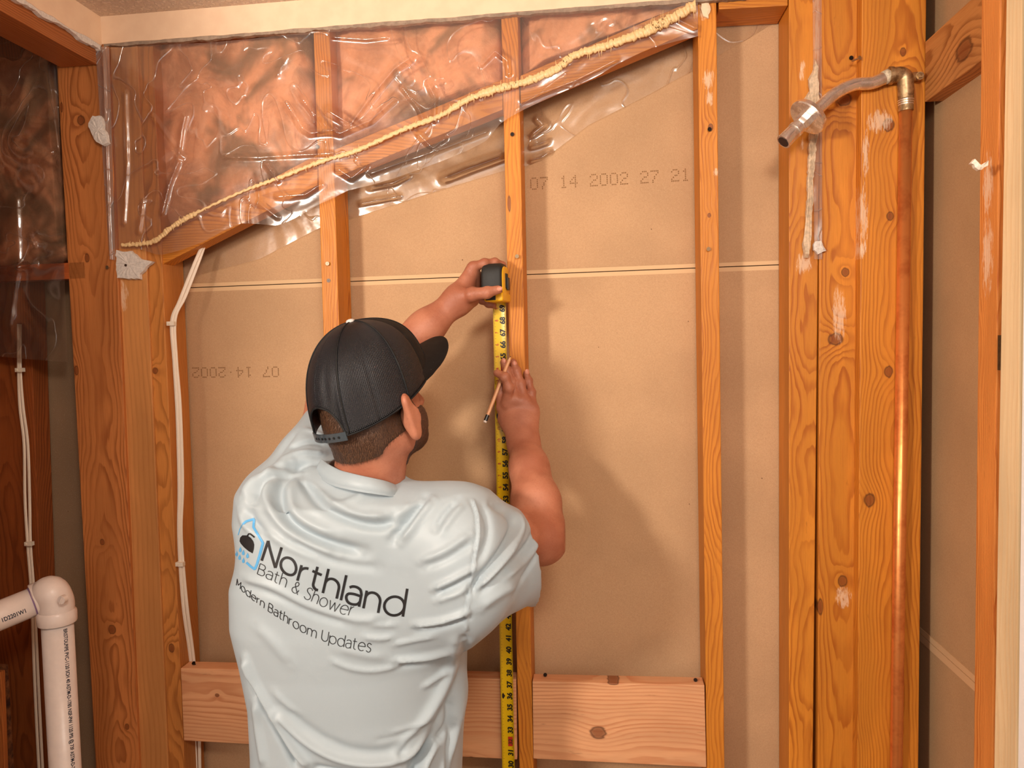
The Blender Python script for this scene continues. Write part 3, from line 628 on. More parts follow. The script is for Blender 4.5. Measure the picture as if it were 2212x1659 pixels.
# equal spacing in x so that top and bottom run together
def resamp(line, xs): return [(x, float(np.interp(x, [p[0] for p in line], [p[1] for p in line]))) for x in xs]
xs = np.linspace(238, 1508, 90)
topl = [(222, 104), (300, 99), (450, 92), (540, 84), (700, 66), (900, 46), (1080, 30), (1300, 12), (1508, -4)]
botl = [(238, 538), (300, 537), (345, 552), (392, 540), (440, 522), (480, 500), (520, 482), (560, 484), (600, 488), (640, 470), (690, 441), (720, 428), (750, 412), (800, 400), (850, 386), (900, 368), (960, 346), (1010, 325), (1050, 305), (1083, 264), (1125, 240), (1180, 214), (1230, 192), (1290, 165), (1330, 140), (1400, 106), (1450, 92), (1508, 78)]
crease = [([(655, 215), (680, 250), (700, 280), (735, 288), (800, 260), (850, 215)], .010, 7), ([(618, 220), (655, 278), (672, 288), (720, 280)], .010, 6), ([(710, 240), (735, 255), (757, 268), (800, 210), (850, 150), (885, 125)], .012, 8),
          ([(870, 190), (905, 235), (915, 260)], .007, 5), ([(925, 180), (940, 210), (938, 260)], .007, 6), ([(490, 340), (560, 340), (660, 334), (715, 332)], .006, 4), ([(385, 340), (393, 280), (400, 250)], .006, 5),
          ([(330, 250), (395, 340)], .004, 4), ([(575, 355), (600, 390)], .008, 5), ([(730, 365), (760, 385), (790, 360)], .010, 6), ([(905, 290), (935, 320), (960, 300)], .008, 6), ([(800, 375), (870, 350), (960, 320), (1050, 285)], .006, 6),
          ([(1040, 140), (1070, 110), (1095, 130), (1100, 160)], .007, 5), ([(350, 460), (365, 400), (385, 350)], .007, 5), ([(270, 200), (275, 350), (268, 480)], .004, 4), ([(300, 500), (310, 430)], .005, 4),
          ([(600, 60), (620, 120), (600, 160)], .004, 9), ([(720, 80), (790, 85), (835, 80)], .005, 5), ([(600, 425), (660, 420), (690, 400)], .006, 6), ([(560, 440), (600, 470)], .005, 5), ([(1130, 215), (1240, 175), (1330, 130)], .005, 7), ([(1460, 40), (1500, 60)], .005, 5)]
ps = sheet('plastic_sheet', 'clear wrinkled plastic sheet stapled over pink insulation above the man', resamp(topl, xs), resamp(botl, xs), -.0125, M_poly, (420, 140), crease, 1, .006)
# bead of sealant squeezed under the sheet, pleated
def bead():
    P = catmull([W(x, y, -.016) for x, y in bead_px], 30); rnd = np.random.RandomState(5); n = len(P); m = MB()
    wv = np.convolve(rnd.rand(n+20), np.ones(9)/9, 'same')[10:-10]; ser = rnd.rand(n)
    xs_ = np.array([proj(p)[0] for p in P]); env = np.interp(xs_, [262, 300, 420, 440, 520, 680, 900, 1000, 1200, 1400, 1502], [.6, .8, .8, .35, .5, .7, .75, 1, 1.15, 1.5, 1.6])
    R_ = [.0066*env[i]*(.55+.9*wv[i])*(1+.38*math.sin(i*1.9)*ser[i]) for i in range(n)]
    m.tube([p+np.array([0, 0, .0009*math.sin(i*1.3)]) for i, p in enumerate(P)], R_, 8, flat=.5, up=(0, 1, 0))
    for i in range(2, n-2, 2):      # threads of stretched sealant
        if rnd.rand() < .6:
            h = (.004+.010*rnd.rand())*env[i]; sgn = 1 if rnd.rand() < .55 else -1; p = P[i]
            q = p+np.array([rnd.randn()*.0015, -.001, sgn*h*1.1]); m.tube([p, (p+q)/2+np.array([rnd.randn()*.001, -.001, 0]), q], [.0011, .0008, .0003], 5)
    return m.build('sealant_bead', plain('cream acoustical sealant', (246, 208, 150), .35, var=.18, scale=300, bump=.5), ps, smooth=True)
bead()
xs2 = np.linspace(398, 1700, 80)
flb = [(398, 602), (560, 560), (690, 492), (790, 462), (920, 420), (1085, 370), (1140, 358), (1200, 325), (1270, 271), (1400, 205), (1500, 150), (1600, 92), (1700, 30)]
flt = [(398, 560), (560, 470), (700, 380), (900, 300), (1100, 215), (1300, 130), (1500, 50), (1560, 45), (1640, 28), (1700, 18)]
fcre = [([(1150, 290), (1175, 270), (1160, 255)], .012, 8), ([(1150, 315), (1180, 305)], .010, 7), ([(1148, 345), (1170, 340), (1185, 330)], .010, 6), ([(960, 385), (1010, 365), (1080, 340)], .016, 9), ([(800, 405), (850, 395), (880, 380)], .008, 6), ([(780, 440), (860, 425)], .006, 5)]
sheet('plastic_sheet', 'older thin clear plastic flap lying on tan drywall behind the studs', resamp(flt, xs2), resamp(flb, xs2), .0835, M_poly2, (300, 70), fcre, 3, .002)
dc = [([(30, 300), (110, 330), (60, 290)], .01, 8), ([(95, 60), (110, 200), (125, 320)], .012, 12), ([(60, 250), (110, 260)], .008, 6), ([(0, 585), (75, 570)], .01, 7), ([(35, 430), (40, 560), (20, 700)], .006, 12), ([(65, 510), (75, 530)], .01, 5)]
sheet('plastic_sheet', 'dim clear plastic sheet hanging in the shadowed left bay', [(-60, 60), (0, 70), (60, 80), (122, 95)], [(-60, 768), (0, 770), (60, 776), (146, 782)], -.020, M_polyD, (110, 160), dc, 6, .008)
M_pp = poly_mat('dusty poly edge', .30, seed=2)
# folded, dusty edge of the sheet running down the corner
sheet('plastic_sheet', 'folded milky sheet edge stapled down the left corner post', [(206, 100), (222, 101), (236, 102)], [(236, 560), (243, 561), (249, 562)], -.018, M_pp, (14, 160), [([(222, 100), (238, 560)], .004, 4)], 9, .002)
sheet('plastic_sheet', 'thin milky plastic strip stapled along the stud left of torn paper', [(1755, -60), (1775, -60)], [(1759, 560), (1776, 560)], -.0075, poly_mat('dusty strip', .28, seed=12), (8, 200), [], 10, .0015)

# ------------------------------------------------------------------ torn drywall scraps
def scrap(name, label, poly, Y, th, mat=M_gyp, jag=.5, seed=0, cat='drywall scrap', hole=None, parent=None):
    """broken piece: outline in sightings on plane Y, real thickness, chipped edge"""
    rnd = np.random.RandomState(seed); out = []; n = len(poly)
    for i in range(n):
        a, b = np.array(poly[i], float), np.array(poly[(i+1) % n], float); L = np.linalg.norm(b-a); k = max(1, int(L/6))
        for j in range(k): out.append(a+(b-a)*j/k+(rnd.randn(2)*jag*1.6 if j else rnd.randn(2)*jag))
    F_ = [W(p[0], p[1], Y) for p in out]; c = sum(F_)/len(F_); B_ = [p+np.array([0, th, 0])+(c-p)*-.04 for p in F_]; N = len(F_)
    mid = [p+(c-p)*.45+np.array([0, -.0012+rnd.randn()*.0008, 0]) for p in F_]
    V = F_+B_+mid+[c+np.array([0, -.0012, 0])]; Fc = []
    for i in range(N):
        j = (i+1) % N; Fc += [(i, j, N+j, N+i), (i, 2*N+i, 2*N+j, j), (2*N+i, 3*N, 2*N+j)]
    Fc.append(tuple(range(N, 2*N)))
    o = mk(name, V, Fc, mat, parent); recalc(o)
    if hole is not None:
        h = W(hole[0], hole[1], Y-.0025); m = MB(); m.tube([h, h+np.array([0, .004, 0])], .0028, 14); m.build('screw_hole', M_gap, o, loc=None)
    if label: tag(o, label, cat)
    return o
scrap('drywall_scrap', 'white torn drywall scrap with a screw hole, below the sealant end', [(250, 540), (262, 545), (281, 543), (300, 558), (318, 563), (329, 566), (318, 574), (310, 585), (302, 592), (301, 602), (253, 600), (250, 570)], -.013, .008, seed=1, hole=(271, 573))
scrap('drywall_scrap', 'small white drywall scrap on corner post, upper left', [(200, 250), (215, 250), (222, 262), (222, 278), (230, 290), (233, 308), (222, 314), (208, 305), (198, 290), (190, 266)], -.028, .008, seed=2)
scrap('drywall_scrap', 'small pale drywall chip on a stud at right, under the torn strip', [(1757, 528), (1762, 522), (1774, 520), (1785, 542), (1768, 549), (1759, 540)], -.012, .007, seed=3)
strip = [(1762, 130), (1768, 145), (1765, 165), (1770, 180), (1768, 200), (1772, 275), (1764, 285), (1762, 330), (1756, 400), (1757, 440), (1750, 480), (1753, 510), (1748, 548), (1740, 548), (1736, 520), (1742, 490), (1745, 400), (1749, 300), (1752, 272), (1740, 215), (1750, 200), (1748, 175), (1757, 160)]
scrap('drywall_paper_strip', 'long ragged cream drywall paper strip torn along a stud, below the arm', strip, -.013, .009, plain('torn cream paper', (226, 200, 168), .85, var=.3, scale=120, bump=.4), seed=4, cat='drywall scrap')
scrap('drywall_scrap', 'round blob of dried joint compound near ceiling on the smeared stud', [(1515, 3), (1530, 2), (1536, 20), (1530, 38), (1520, 34), (1514, 18)], -.004, .003, plain('dried joint compound', (240, 214, 180), .8), seed=5, cat='plaster blob')
o = scrap('drywall_anchor', 'small clear plastic anchor bit sticking from the near right stud', [(2098, 352), (2106, 344), (2113, 350), (2119, 358), (2128, 356), (2133, 346), (2135, 356), (2120, 366), (2108, 362)], -.49, .006, plain('pale plastic', (226, 212, 196), .3), seed=6, cat='anchor', jag=1.)

# ------------------------------------------------------------------ screws
def screw(px, py, Y, label, mat=M_screw, out=.004, tilt=(0, 0), grp=None):
    c = W(px, py, Y); m = MB(); ax = np.array([tilt[0], -1, tilt[1]], float); ax /= np.linalg.norm(ax)
    m.tube([c-ax*.010, c+ax*(out-.003), c+ax*(out-.001), c+ax*out], [.0018, .0018, .0040, .0042], 16)
    m.tube([c+ax*out, c+ax*(out+.0002)], [.0015, .0012], 4)
    o = m.build('drywall_screw', mat); smooth_by_angle(o, .5); tag(o, label, 'screw', grp)
screw(1107, 291, 0, 'dark screw head on tape stud, below the plastic sheet edge')
screw(1115, 553, 0, 'shiny screw sticking out just above the tape measure case', M_screwb, .009, (.3, -.2))
screw(708, 570, 0, 'screw on the stud above the cap, beside a small hole', M_screwb, .006, (.2, 0))
screw(687, 318, -.0, 'dark screw under the sheet on the stud above the cap', out=.003)
screw(1531, 280, 0, 'dark screw beside the knot on the smeared stud', out=.005, tilt=(.2, -.1))
screw(1528, 538, 0, 'shiny screw on the smeared stud, below its small knot', M_screwb, .007, (.2, -.1))
screw(1850, 128, -.033, 'small screw left of the copper pipe, above the chrome arm', M_screwb, .008, (.6, 0))
screw(1838, 126, -.004, 'small dark screw on the board just above the chrome arm', M_screw, .003)
screw(235, 578, -.012, 'rusty screw beside the white drywall scrap with a hole', M_screwb, .005, (-.2, 0))
for px, py, X in ((2015, 300, 0), ): pass
screw(1165+13, 1459, .025, 'toenail screw at left end of right blocking top edge', out=.004, tilt=(0, 1))
screw(1502, 1471, .02, 'toenail screw at right end of right blocking top edge', out=.006, tilt=(0, 1))
screw(420, 1434, .018, 'dark toenail screw in the top edge of the left blocking', out=.005, tilt=(0, 1))
screw(710, 606, .0, 'tiny black nail on the stud above the cap, lower of two', out=.001)
# small hinge-like strap plate on the near stud
p = WX(2160, 765, .7405); m = MB(); m.box((.7385, p[1]-.006, p[2]-.022), (.742, p[1]+.002, p[2]+.026)); o = m.build('strap_plate', plain('dark metal plate', (86, 66, 42), .5, .6, var=.4, scale=150)); tag(o, 'small dark metal plate between the near stud and the new lumber', 'plate')

# ================================================================== the man
def smin(a, b, k):
    h = np.clip(.5+.5*(b-a)/k, 0, 1); return b*(1-h)+a*h-k*h*(1-h)
def cone(a, b, ra, rb):
    a = np.array(a, float); b = np.array(b, float); ba = b-a; L2 = ba@ba
    def f(P):
        t = np.clip(((P-a)@ba)/L2, 0, 1); return np.linalg.norm(P-a-t[:, None]*ba, axis=1)-(ra+(rb-ra)*t)
    return f
def ell(c, r, M=None):
    c = np.array(c, float); r = np.array(r, float)
    def f(P):
        Q = P-c
        if M is not None: Q = Q@M
        k0 = np.linalg.norm(Q/r, axis=1); k1 = np.linalg.norm(Q/(r*r), axis=1)+1e-9
        return k0*(k0-1)/k1
    return f
def fcone(a, b, ra, rb, flat, nrm):
    """tapered capsule squashed along nrm"""
    a = np.array(a, float); b = np.array(b, float); nrm = np.array(nrm, float); ba = b-a; L2 = ba@ba
    nrm = nrm-ba*(nrm@ba)/L2; nrm /= np.linalg.norm(nrm)
    def f(P):
        t = np.clip(((P-a)@ba)/L2, 0, 1); Q = P-a-t[:, None]*ba; q = Q@nrm; Q = Q+np.outer(q*(1/flat-1), nrm)
        r_ = ra+(rb-ra)*t; return (np.linalg.norm(Q, axis=1)-r_)*np.where(np.abs(q) > 1e-4, .5+.5*flat, 1)
    return f
def union(fs, k=.01):
    def f(P):
        d = fs[0](P)
        for g in fs[1:]: d = smin(d, g(P), k)
        return d
    return f
def surface(f, lo, hi, h):
    """naive surface nets over a sparse grid"""
    lo = np.array(lo, float); hi = np.array(hi, float); B = 8
    nb = np.ceil((hi-lo)/(h*B)).astype(int); n = nb*B+1
    D = np.full(n, 1., np.float32)
    g = np.stack(np.meshgrid(*[np.arange(k) for k in nb], indexing='ij'), -1).reshape(-1, 3)
    cen = lo+(g+.5)*h*B; dc = f(cen); near = np.abs(dc) < h*B*1.25
    for b, d in zip(g[~near], dc[~near]):
        if d < 0: D[b[0]*B:b[0]*B+B+1, b[1]*B:b[1]*B+B+1, b[2]*B:b[2]*B+B+1] = -1
    loc_ = np.stack(np.meshgrid(*[np.arange(B+1)]*3, indexing='ij'), -1).reshape(-1, 3)
    G = g[near]
    for s in range(0, len(G), 400):
        gg = G[s:s+400]; idx = gg[:, None, :]*B+loc_[None]; P = lo+idx.reshape(-1, 3)*h; v = f(P).astype(np.float32); q = idx.reshape(-1, 3)
        D[q[:, 0], q[:, 1], q[:, 2]] = v
    D[0] = D[-1] = 1; D[:, 0] = D[:, -1] = 1; D[:, :, 0] = D[:, :, -1] = 1
    S = D < 0
    c8 = [S[i:n[0]-1+i, j:n[1]-1+j, k:n[2]-1+k] for i in (0, 1) for j in (0, 1) for k in (0, 1)]
    anyv = np.logical_or.reduce(c8); allv = np.logical_and.reduce(c8); act = np.argwhere(anyv & ~allv)
    ids = -np.ones(n-1, np.int32); ids[act[:, 0], act[:, 1], act[:, 2]] = np.arange(len(act))
    acc = np.zeros((len(act), 3)); cnt = np.zeros(len(act))
    cor = [(i, j, k) for i in (0, 1) for j in (0, 1) for k in (0, 1)]
    for a in range(8):
        for ax in range(3):
            ca = cor[a]
            if ca[ax]: continue
            cb = list(ca); cb[ax] = 1
            da = D[act[:, 0]+ca[0], act[:, 1]+ca[1], act[:, 2]+ca[2]]; db = D[act[:, 0]+cb[0], act[:, 1]+cb[1], act[:, 2]+cb[2]]
            x = (da < 0) != (db < 0); t = np.where(x, da/(da-db+1e-12), 0)
            p = np.tile(np.array(ca, float), (len(act), 1)); p[:, ax] += t; acc[x] += p[x]; cnt[x] += 1
    V = lo+(act+acc/cnt[:, None])*h; F = []
    for ax in range(3):
        s1 = [slice(1, -1)]*3; s1[ax] = slice(0, -1); s2 = [slice(1, -1)]*3; s2[ax] = slice(1, None)
        A = S[tuple(s1)]; Bq = S[tuple(s2)]; e = np.argwhere(A != Bq); flip = A[e[:, 0], e[:, 1], e[:, 2]]
        o_ = np.ones(3, int); o_[ax] = 0; e = e+o_; u, v = [(1, 2), (2, 0), (0, 1)][ax]
        du = np.zeros(3, int); du[u] = 1; dv = np.zeros(3, int); dv[v] = 1
        q = [ids[tuple(x.T)] for x in (e-du-dv, e-dv, e, e-du)]; q = np.stack(q, 1); q[~flip] = q[~flip][:, ::-1]; F.append(q)
    return V, np.concatenate(F)
def relax(V, F, it=2, k=.5):
    for _ in range(it):
        acc = np.zeros_like(V); cnt = np.zeros(len(V))
        for a, b in ((0, 1), (1, 2), (2, 3), (3, 0)):
            np.add.at(acc, F[:, a], V[F[:, b]]); np.add.at(cnt, F[:, a], 1); np.add.at(acc, F[:, b], V[F[:, a]]); np.add.at(cnt, F[:, b], 1)
        V = V*(1-k)+k*acc/cnt[:, None]
    return V
def vnormals(V, F):
    n = np.cross(V[F[:, 2]]-V[F[:, 0]], V[F[:, 3]]-V[F[:, 1]]); N = np.zeros_like(V)
    for k in range(4): np.add.at(N, F[:, k], n)
    return N/(np.linalg.norm(N, axis=1)[:, None]+1e-12)
def fastmesh(name, V, F, mat, parent, mats=None):
    """large quad mesh with world vertices under a parent"""
    me = bpy.data.meshes.new(name); L = world_loc(parent) if parent else np.zeros(3); V = np.asarray(V)-L
    me.vertices.add(len(V)); me.vertices.foreach_set('co', V.astype(np.float32).ravel())
    me.loops.add(F.size); me.loops.foreach_set('vertex_index', F.ravel().astype(np.int32))
    me.polygons.add(len(F)); me.polygons.foreach_set('loop_start', np.arange(0, F.size, 4, dtype=np.int32)); me.polygons.foreach_set('loop_total', np.full(len(F), 4, np.int32))
    me.polygons.foreach_set('use_smooth', np.ones(len(F), bool)); me.update(calc_edges=True); me.validate()
    o = bpy.data.objects.new(name, me); COL.objects.link(o); o.parent = parent
    if mat: me.materials.append(mat)
    return o
def rotm(a, b, c):
    ca, sa, cb, sb, cc, sc_ = math.cos(a), math.sin(a), math.cos(b), math.sin(b), math.cos(c), math.sin(c)
    return np.array([[ca, -sa, 0], [sa, ca, 0], [0, 0, 1]])@np.array([[1, 0, 0], [0, cb, -sb], [0, sb, cb]])@np.array([[cc, 0, sc_], [0, 1, 0], [-sc_, 0, cc]])
HM = rotm(-.56, .24, -.07); HC = np.array([-.186, -.350, 1.578])
def Hd(x, y, z): return HC+HM@np.array([x, y, z], float)

def skin_mat():
    t = NT('skin'); v = t.coord(); n = t.noise(v, 14, 4, .55); n2 = t.noise(v, 260, 3, .6); n3 = t.noise(v, 900, 2, .5)
    col = t.mix(t.smooth(n, .35, .68), lin((162, 98, 72)), lin((186, 122, 94)))
    col = t.mix(t.smooth(n2, .5, .8, 0, .28), col, lin((156, 78, 54)))
    t.base(col, t.smooth(n2, .3, .7, .42, .58)); t.b.inputs['Subsurface Weight'].default_value = .12; t.b.inputs['Subsurface Radius'].default_value = (.012, .004, .002); t.b.inputs['Subsurface Scale'].default_value = .4
    t.bump(t.math('ADD', n2, t.math('MULTIPLY', n3, .6)), .5, .0008); return t.m
M_skin = skin_mat()
def shirt_mat():
    t = NT('pale athletic shirt'); v = t.coord(); n = t.noise(v, 1400, 1, .5); n2 = t.noise(v, 26, 3, .5, .8)
    t.base(lin((162, 175, 182)), .46, spec=.45); t.b.inputs['Sheen Weight'].default_value = .15; t.b.inputs['Sheen Tint'].default_value = (.75, .88, 1, 1)
    t.bump(t.math('ADD', t.math('MULTIPLY', n, .03), t.math('MULTIPLY', n2, .25)), .5, .004); return t.m
M_shirt = shirt_mat()
M_hair = plain('short brown hair', (74, 48, 32), .55, var=.4, scale=300)

person = empty('person', W(765, 1659, -.30)*np.array([1, 1, 0]))
tag(person, 'man in pale printed shirt and black cap, measuring the stud with raised arms', 'person')

# --- joints (sightings with depth)
SHL, ELL, WRL = W(636, 1100, -.33), W(720, 868, -.185), W(988, 648, -.085)
SHR, ELR, WRR = W(1035, 1160, -.335), W(1163, 1158, -.205), W(1131, 958, -.070)
NK0, NK1 = W(785, 1075, -.335), Hd(0, -.025, -.06)
# --- head + neck
head = [ell(Hd(0, -.008, .035), (.072, .089, .084), HM), ell(Hd(0, .027, -.02), (.052, .055, .078), HM), ell(Hd(0, .050, -.075), (.040, .034, .032), HM),
        ell(Hd(.046, .018, -.045), (.020, .042, .042), HM), ell(Hd(-.046, .018, -.045), (.020, .042, .042), HM), ell(Hd(0, -.044, -.02), (.062, .050, .060), HM)]
neck = [fcone(NK0+np.array([0, .01, 0]), Hd(0, -.018, -.055), .062, .059, .95, (0, 1, 0)), cone(NK0+np.array([-.045, .03, -.075]), NK1, .020, .038), cone(NK0+np.array([.045, .03, -.075]), NK1, .020, .038)]
face = [cone(Hd(0, .080, .005), Hd(0, .098, -.028), .007, .010), ell(Hd(.010, .088, -.030), (.007, .009, .007), HM), ell(Hd(-.010, .088, -.030), (.007, .009, .007), HM),
        cone(Hd(-.032, .072, .020), Hd(.032, .072, .020), .010, .010), ell(Hd(0, .080, -.052), (.020, .007, .004), HM), ell(Hd(0, .078, -.061), (.017, .008, .005), HM)]
def ear(s):
    R0 = Hd(s*.074, -.004, -.012); A = HM@np.array([s*.45, -.35, 0]); E = []
    q = lambda y, z, o: Hd(s*(.076+o), y, z)
    rim = [q(.010, .012, .002), q(.006, .026, .010), q(-.008, .032, .016), q(-.020, .024, .019), q(-.024, .006, .019), q(-.018, -.014, .014), q(-.008, -.028, .008), q(.002, -.034, .004)]
    rim = [p_+HM@np.array([s*.004, .004, -.027]) for p_ in rim]
    E.append(fcone(q(-.012, .002, .016), q(-.004, -.050, .010), .0145, .0100, .50, HM@np.array([s, .9, 0])))
    E.append(ell(q(-.004, -.029, .013), (.0050, .0140, .024), HM@rotm(0, 0, s*.25)@rotm(-s*.5, 0, 0)))
    E.append(ell(q(-.002, -.054, .009), (.006, .009, .010), HM)); E.append(ell(q(.0, -.027, .0), (.012, .014, .022), HM))
    return union(E, .012)
fh = union(head, .016); fn = union(neck, .02); ff = union(face, .006); fe, fe2 = ear(1), ear(-1)
def headsdf(P):
    d = smin(fh(P), fn(P), .022); d = smin(d, ff(P), .008); return np.minimum(smin(d, fe(P), .005), smin(d, fe2(P), .005))
V, F = surface(headsdf, HC-np.array([.16, .16, .27]), HC+np.array([.15, .17, .17]), .0026); V = relax(V, F, 1)
parts = [(V, F)]
# --- hands
def chain(pts, r0, r1, k=.004, flat=1., nrm=(0, 1, 0)):
    n = len(pts)-1; fs = []
    for i in range(n): fs.append(cone(pts[i], pts[i+1], r0+(r1-r0)*i/n, r0+(r1-r0)*(i+1)/n))
    for i in range(1, n): fs.append(cone(pts[i]-.001, pts[i]+.001, (r0+(r1-r0)*i/n)*1.06, (r0+(r1-r0)*i/n)*1.06))
    return union(fs, k)
def arm_right():
    fs = [cone(SHR, ELR, .050, .043), cone(ELR, W(1158, 1085, -.168), .043, .0425), cone(W(1158, 1085, -.168), W(1143, 1010, -.115), .0425, .034), fcone(W(1143, 1010, -.115), WRR, .034, .029, .82, (0, 1, 0)),
          cone(ELR+np.array([.012, 0, .0]), ELR+np.array([.010, 0, -.012]), .036, .034)]
    wr = WRR; K = {'i': W(1094, 872, -.044), 'm': W(1114, 864, -.041), 'r': W(1134, 868, -.037), 'p': W(1152, 882, -.034)}
    palm = [fcone(wr, W(1100, 890, -.040), .027, .017, .62, (0, 1, 0)), fcone(wr, W(1118, 880, -.040), .025, .018, .62, (0, 1, 0)), fcone(wr, W(1136, 882, -.038), .025, .018, .62, (0, 1, 0)), fcone(wr, W(1150, 895, -.036), .026, .016, .65, (0, 1, 0)),
            cone(K['i'], K['m'], .0105, .0110), cone(K['m'], K['r'], .0110, .0105), cone(K['r'], K['p'], .0105, .0095), fcone(wr+np.array([-.012, .01, .01]), W(1090, 905, -.030), .020, .016, .8, (0, 1, 0))]
    idx = chain([K['i'], W(1099, 838, -.056), W(1091, 815, -.058), W(1074, 806, -.050)], .0112, .0082)
    mid = chain([K['m'], W(1106, 828, -.030), W(1096, 802, -.021), W(1088, 782, -.017)], .0108, .0076)
    rng = chain([K['r'], W(1125, 830, -.026), W(1116, 802, -.018), W(1109, 782, -.015)], .0105, .0074)
    pin = chain([K['p'], W(1148, 848, -.022), W(1142, 823, -.014), W(1137, 806, -.011)], .0092, .0066)
    thb = chain([W(1098, 918, -.034), W(1086, 880, -.032), W(1080, 850, -.034), W(1084, 826, -.034)], .0135, .0090)
    fa = union(fs, .03); fp = union(palm, .012)
    def f(P):
        d = smin(fa(P), fp(P), .016)
        fi = np.minimum.reduce([g(P) for g in (idx, mid, rng, pin)]); d = smin(d, fi, .0055); return smin(d, thb(P), .007)
    return f
def arm_left():
    fs = [cone(SHL, ELL, .050, .043), cone(ELL, W(824, 788, -.150), .043, .038), cone(W(824, 788, -.150), W(920, 708, -.110), .038, .031), fcone(W(920, 708, -.110), WRL, .031, .0265, .85, (.6, 1, .6))]
    wr = WRL; K = {'i': W(1022, 576, -.066), 'm': W(1024, 592, -.050), 'r': W(1026, 612, -.036), 'p': W(1028, 634, -.028)}
    palm = [fcone(wr, W(1016, 592, -.068), .024, .015, .7, (-.5, 1, .2)), fcone(wr, W(1018, 606, -.052), .024, .015, .7, (-.5, 1, .2)), fcone(wr, W(1018, 624, -.040), .024, .015, .7, (-.5, 1, .2)), fcone(wr, W(1020, 640, -.034), .023, .014, .75, (-.5, 1, .2)),
            cone(K['i'], K['m'], .0105, .0105), cone(K['m'], K['r'], .0105, .0100), cone(K['r'], K['p'], .0100, .0090), cone(W(1000, 655, -.080), W(1022, 650, -.070), .018, .012)]
    idx = chain([K['i'], W(1046, 569, -.060), W(1068, 567, -.046), W(1086, 572, -.032)], .0098, .0076)
    mid = chain([K['m'], W(1046, 600, -.020), W(1066, 605, -.0105), W(1084, 606, -.009)], .0098, .0072)
    rng = chain([K['r'], W(1044, 622, -.014), W(1064, 628, -.0095), W(1080, 630, -.009)], .0095, .0070)
    pin = chain([K['p'], W(1042, 648, -.018), W(1056, 656, -.018), W(1066, 660, -.020)], .0088, .0066)
    thb = chain([W(995, 640, -.092), W(1020, 636, -.102), W(1052, 632, -.106), W(1076, 626, -.101)], .0155, .0088, flat=.85)
    fa = union(fs, .03); fp = union(palm, .012)
    def f(P):
        d = smin(fa(P), fp(P), .016); fi = np.minimum.reduce([g(P) for g in (idx, mid, rng, pin)]); d = smin(d, fi, .0055); return smin(d, thb(P), .009)
    return f
fR = arm_right(); fL = arm_left()
V, F = surface(fR, (SHR[0]-.06, -.42, 1.22), (W(1225, 1100, -.1)[0], .03, W(1110, 760, -.05)[2]), .0018); parts.append((relax(V, F, 1), F))
V, F = surface(fL, (SHL[0]-.06, -.42, 1.33), (W(1110, 620, -.05)[0], .02, W(1040, 540, -.05)[2]), .0018); parts.append((relax(V, F, 1), F))
# --- hidden trunk and legs down to the floor
HIPC = W(770, 1740, -.30); hz = HIPC[2]
tr = [fcone(W(770, 1300, -.30), W(775, 1215, -.31), .125, .14, .7, (0, 1, 0)), fcone(W(770, 1300, -.30), HIPC, .125, .14, .72, (0, 1, 0))]
legs = []
for s, fy in ((-1, -.36), (1, -.28)):
    hip = np.array([HIPC[0]+s*.085, HIPC[1], hz-.06]); kn = np.array([HIPC[0]+s*.10, HIPC[1]+.02, .48]); an = np.array([HIPC[0]+s*.11, fy+.02, .09])
    legs.append((hip, kn, an)); tr += [cone(hip, kn, .078, .052), cone(kn, an, .052, .036), fcone(an+np.array([0, -.02, -.045]), an+np.array([s*.01, .13, -.055]), .036, .030, .8, (0, 0, 1))]
V, F = surface(union(tr, .03), (HIPC[0]-.28, -.52, .0), (HIPC[0]+.28, -.06, 1.42), .008); parts.append((V, F))
off = 0; VV = []; FF = []
for V, F in parts: VV.append(V); FF.append(F+off); off += len(V)
fastmesh('body', np.concatenate(VV), np.concatenate(FF), M_skin, person)
# nails
def nail(c, n_, up_, wd, ln):
    c = np.array(c); n_ = np.array(n_, float); n_ /= np.linalg.norm(n_); up_ = np.array(up_, float); up_ -= n_*(up_@n_); up_ /= np.linalg.norm(up_); sd = np.cross(up_, n_); m = MB(); V = []
    for i in range(7):
        for j in range(9):
            a = (i/6-.5)*2; b = (j/8-.5)*2; ww = wd*max(.0, 1-abs(b*.97)**3.2)**.5; V.append(c+up_*b*ln+sd*a*ww+n_*(.0005-.0016*a*a-.0004*b*b))
    m.add(V, [(i*9+j, i*9+j+1, (i+1)*9+j+1, (i+1)*9+j) for i in range(6) for j in range(8)]); return m
mn = plain('fingernail', (206, 136, 110), .35)
for c, nn, up_ in ((W(1088, 779, -.0253), (0, -1, .15), W(1087, 770, -.02)-W(1096, 800, -.02)), (W(1112, 785, -.0228), (.25, -1, .15), W(1108, 775, -.02)-W(1116, 800, -.02)), (W(1139, 803, -.018), (.3, -1, .1), W(1136, 795, -.02)-W(1142, 822, -.02)), (W(1079, 623, -.1105), (.1, -1, .25), W(1088, 622, -.1)-W(1052, 632, -.1))):
    nail(c, nn, up_, .0046, .0056).build('fingernail', mn, person, smooth=True)

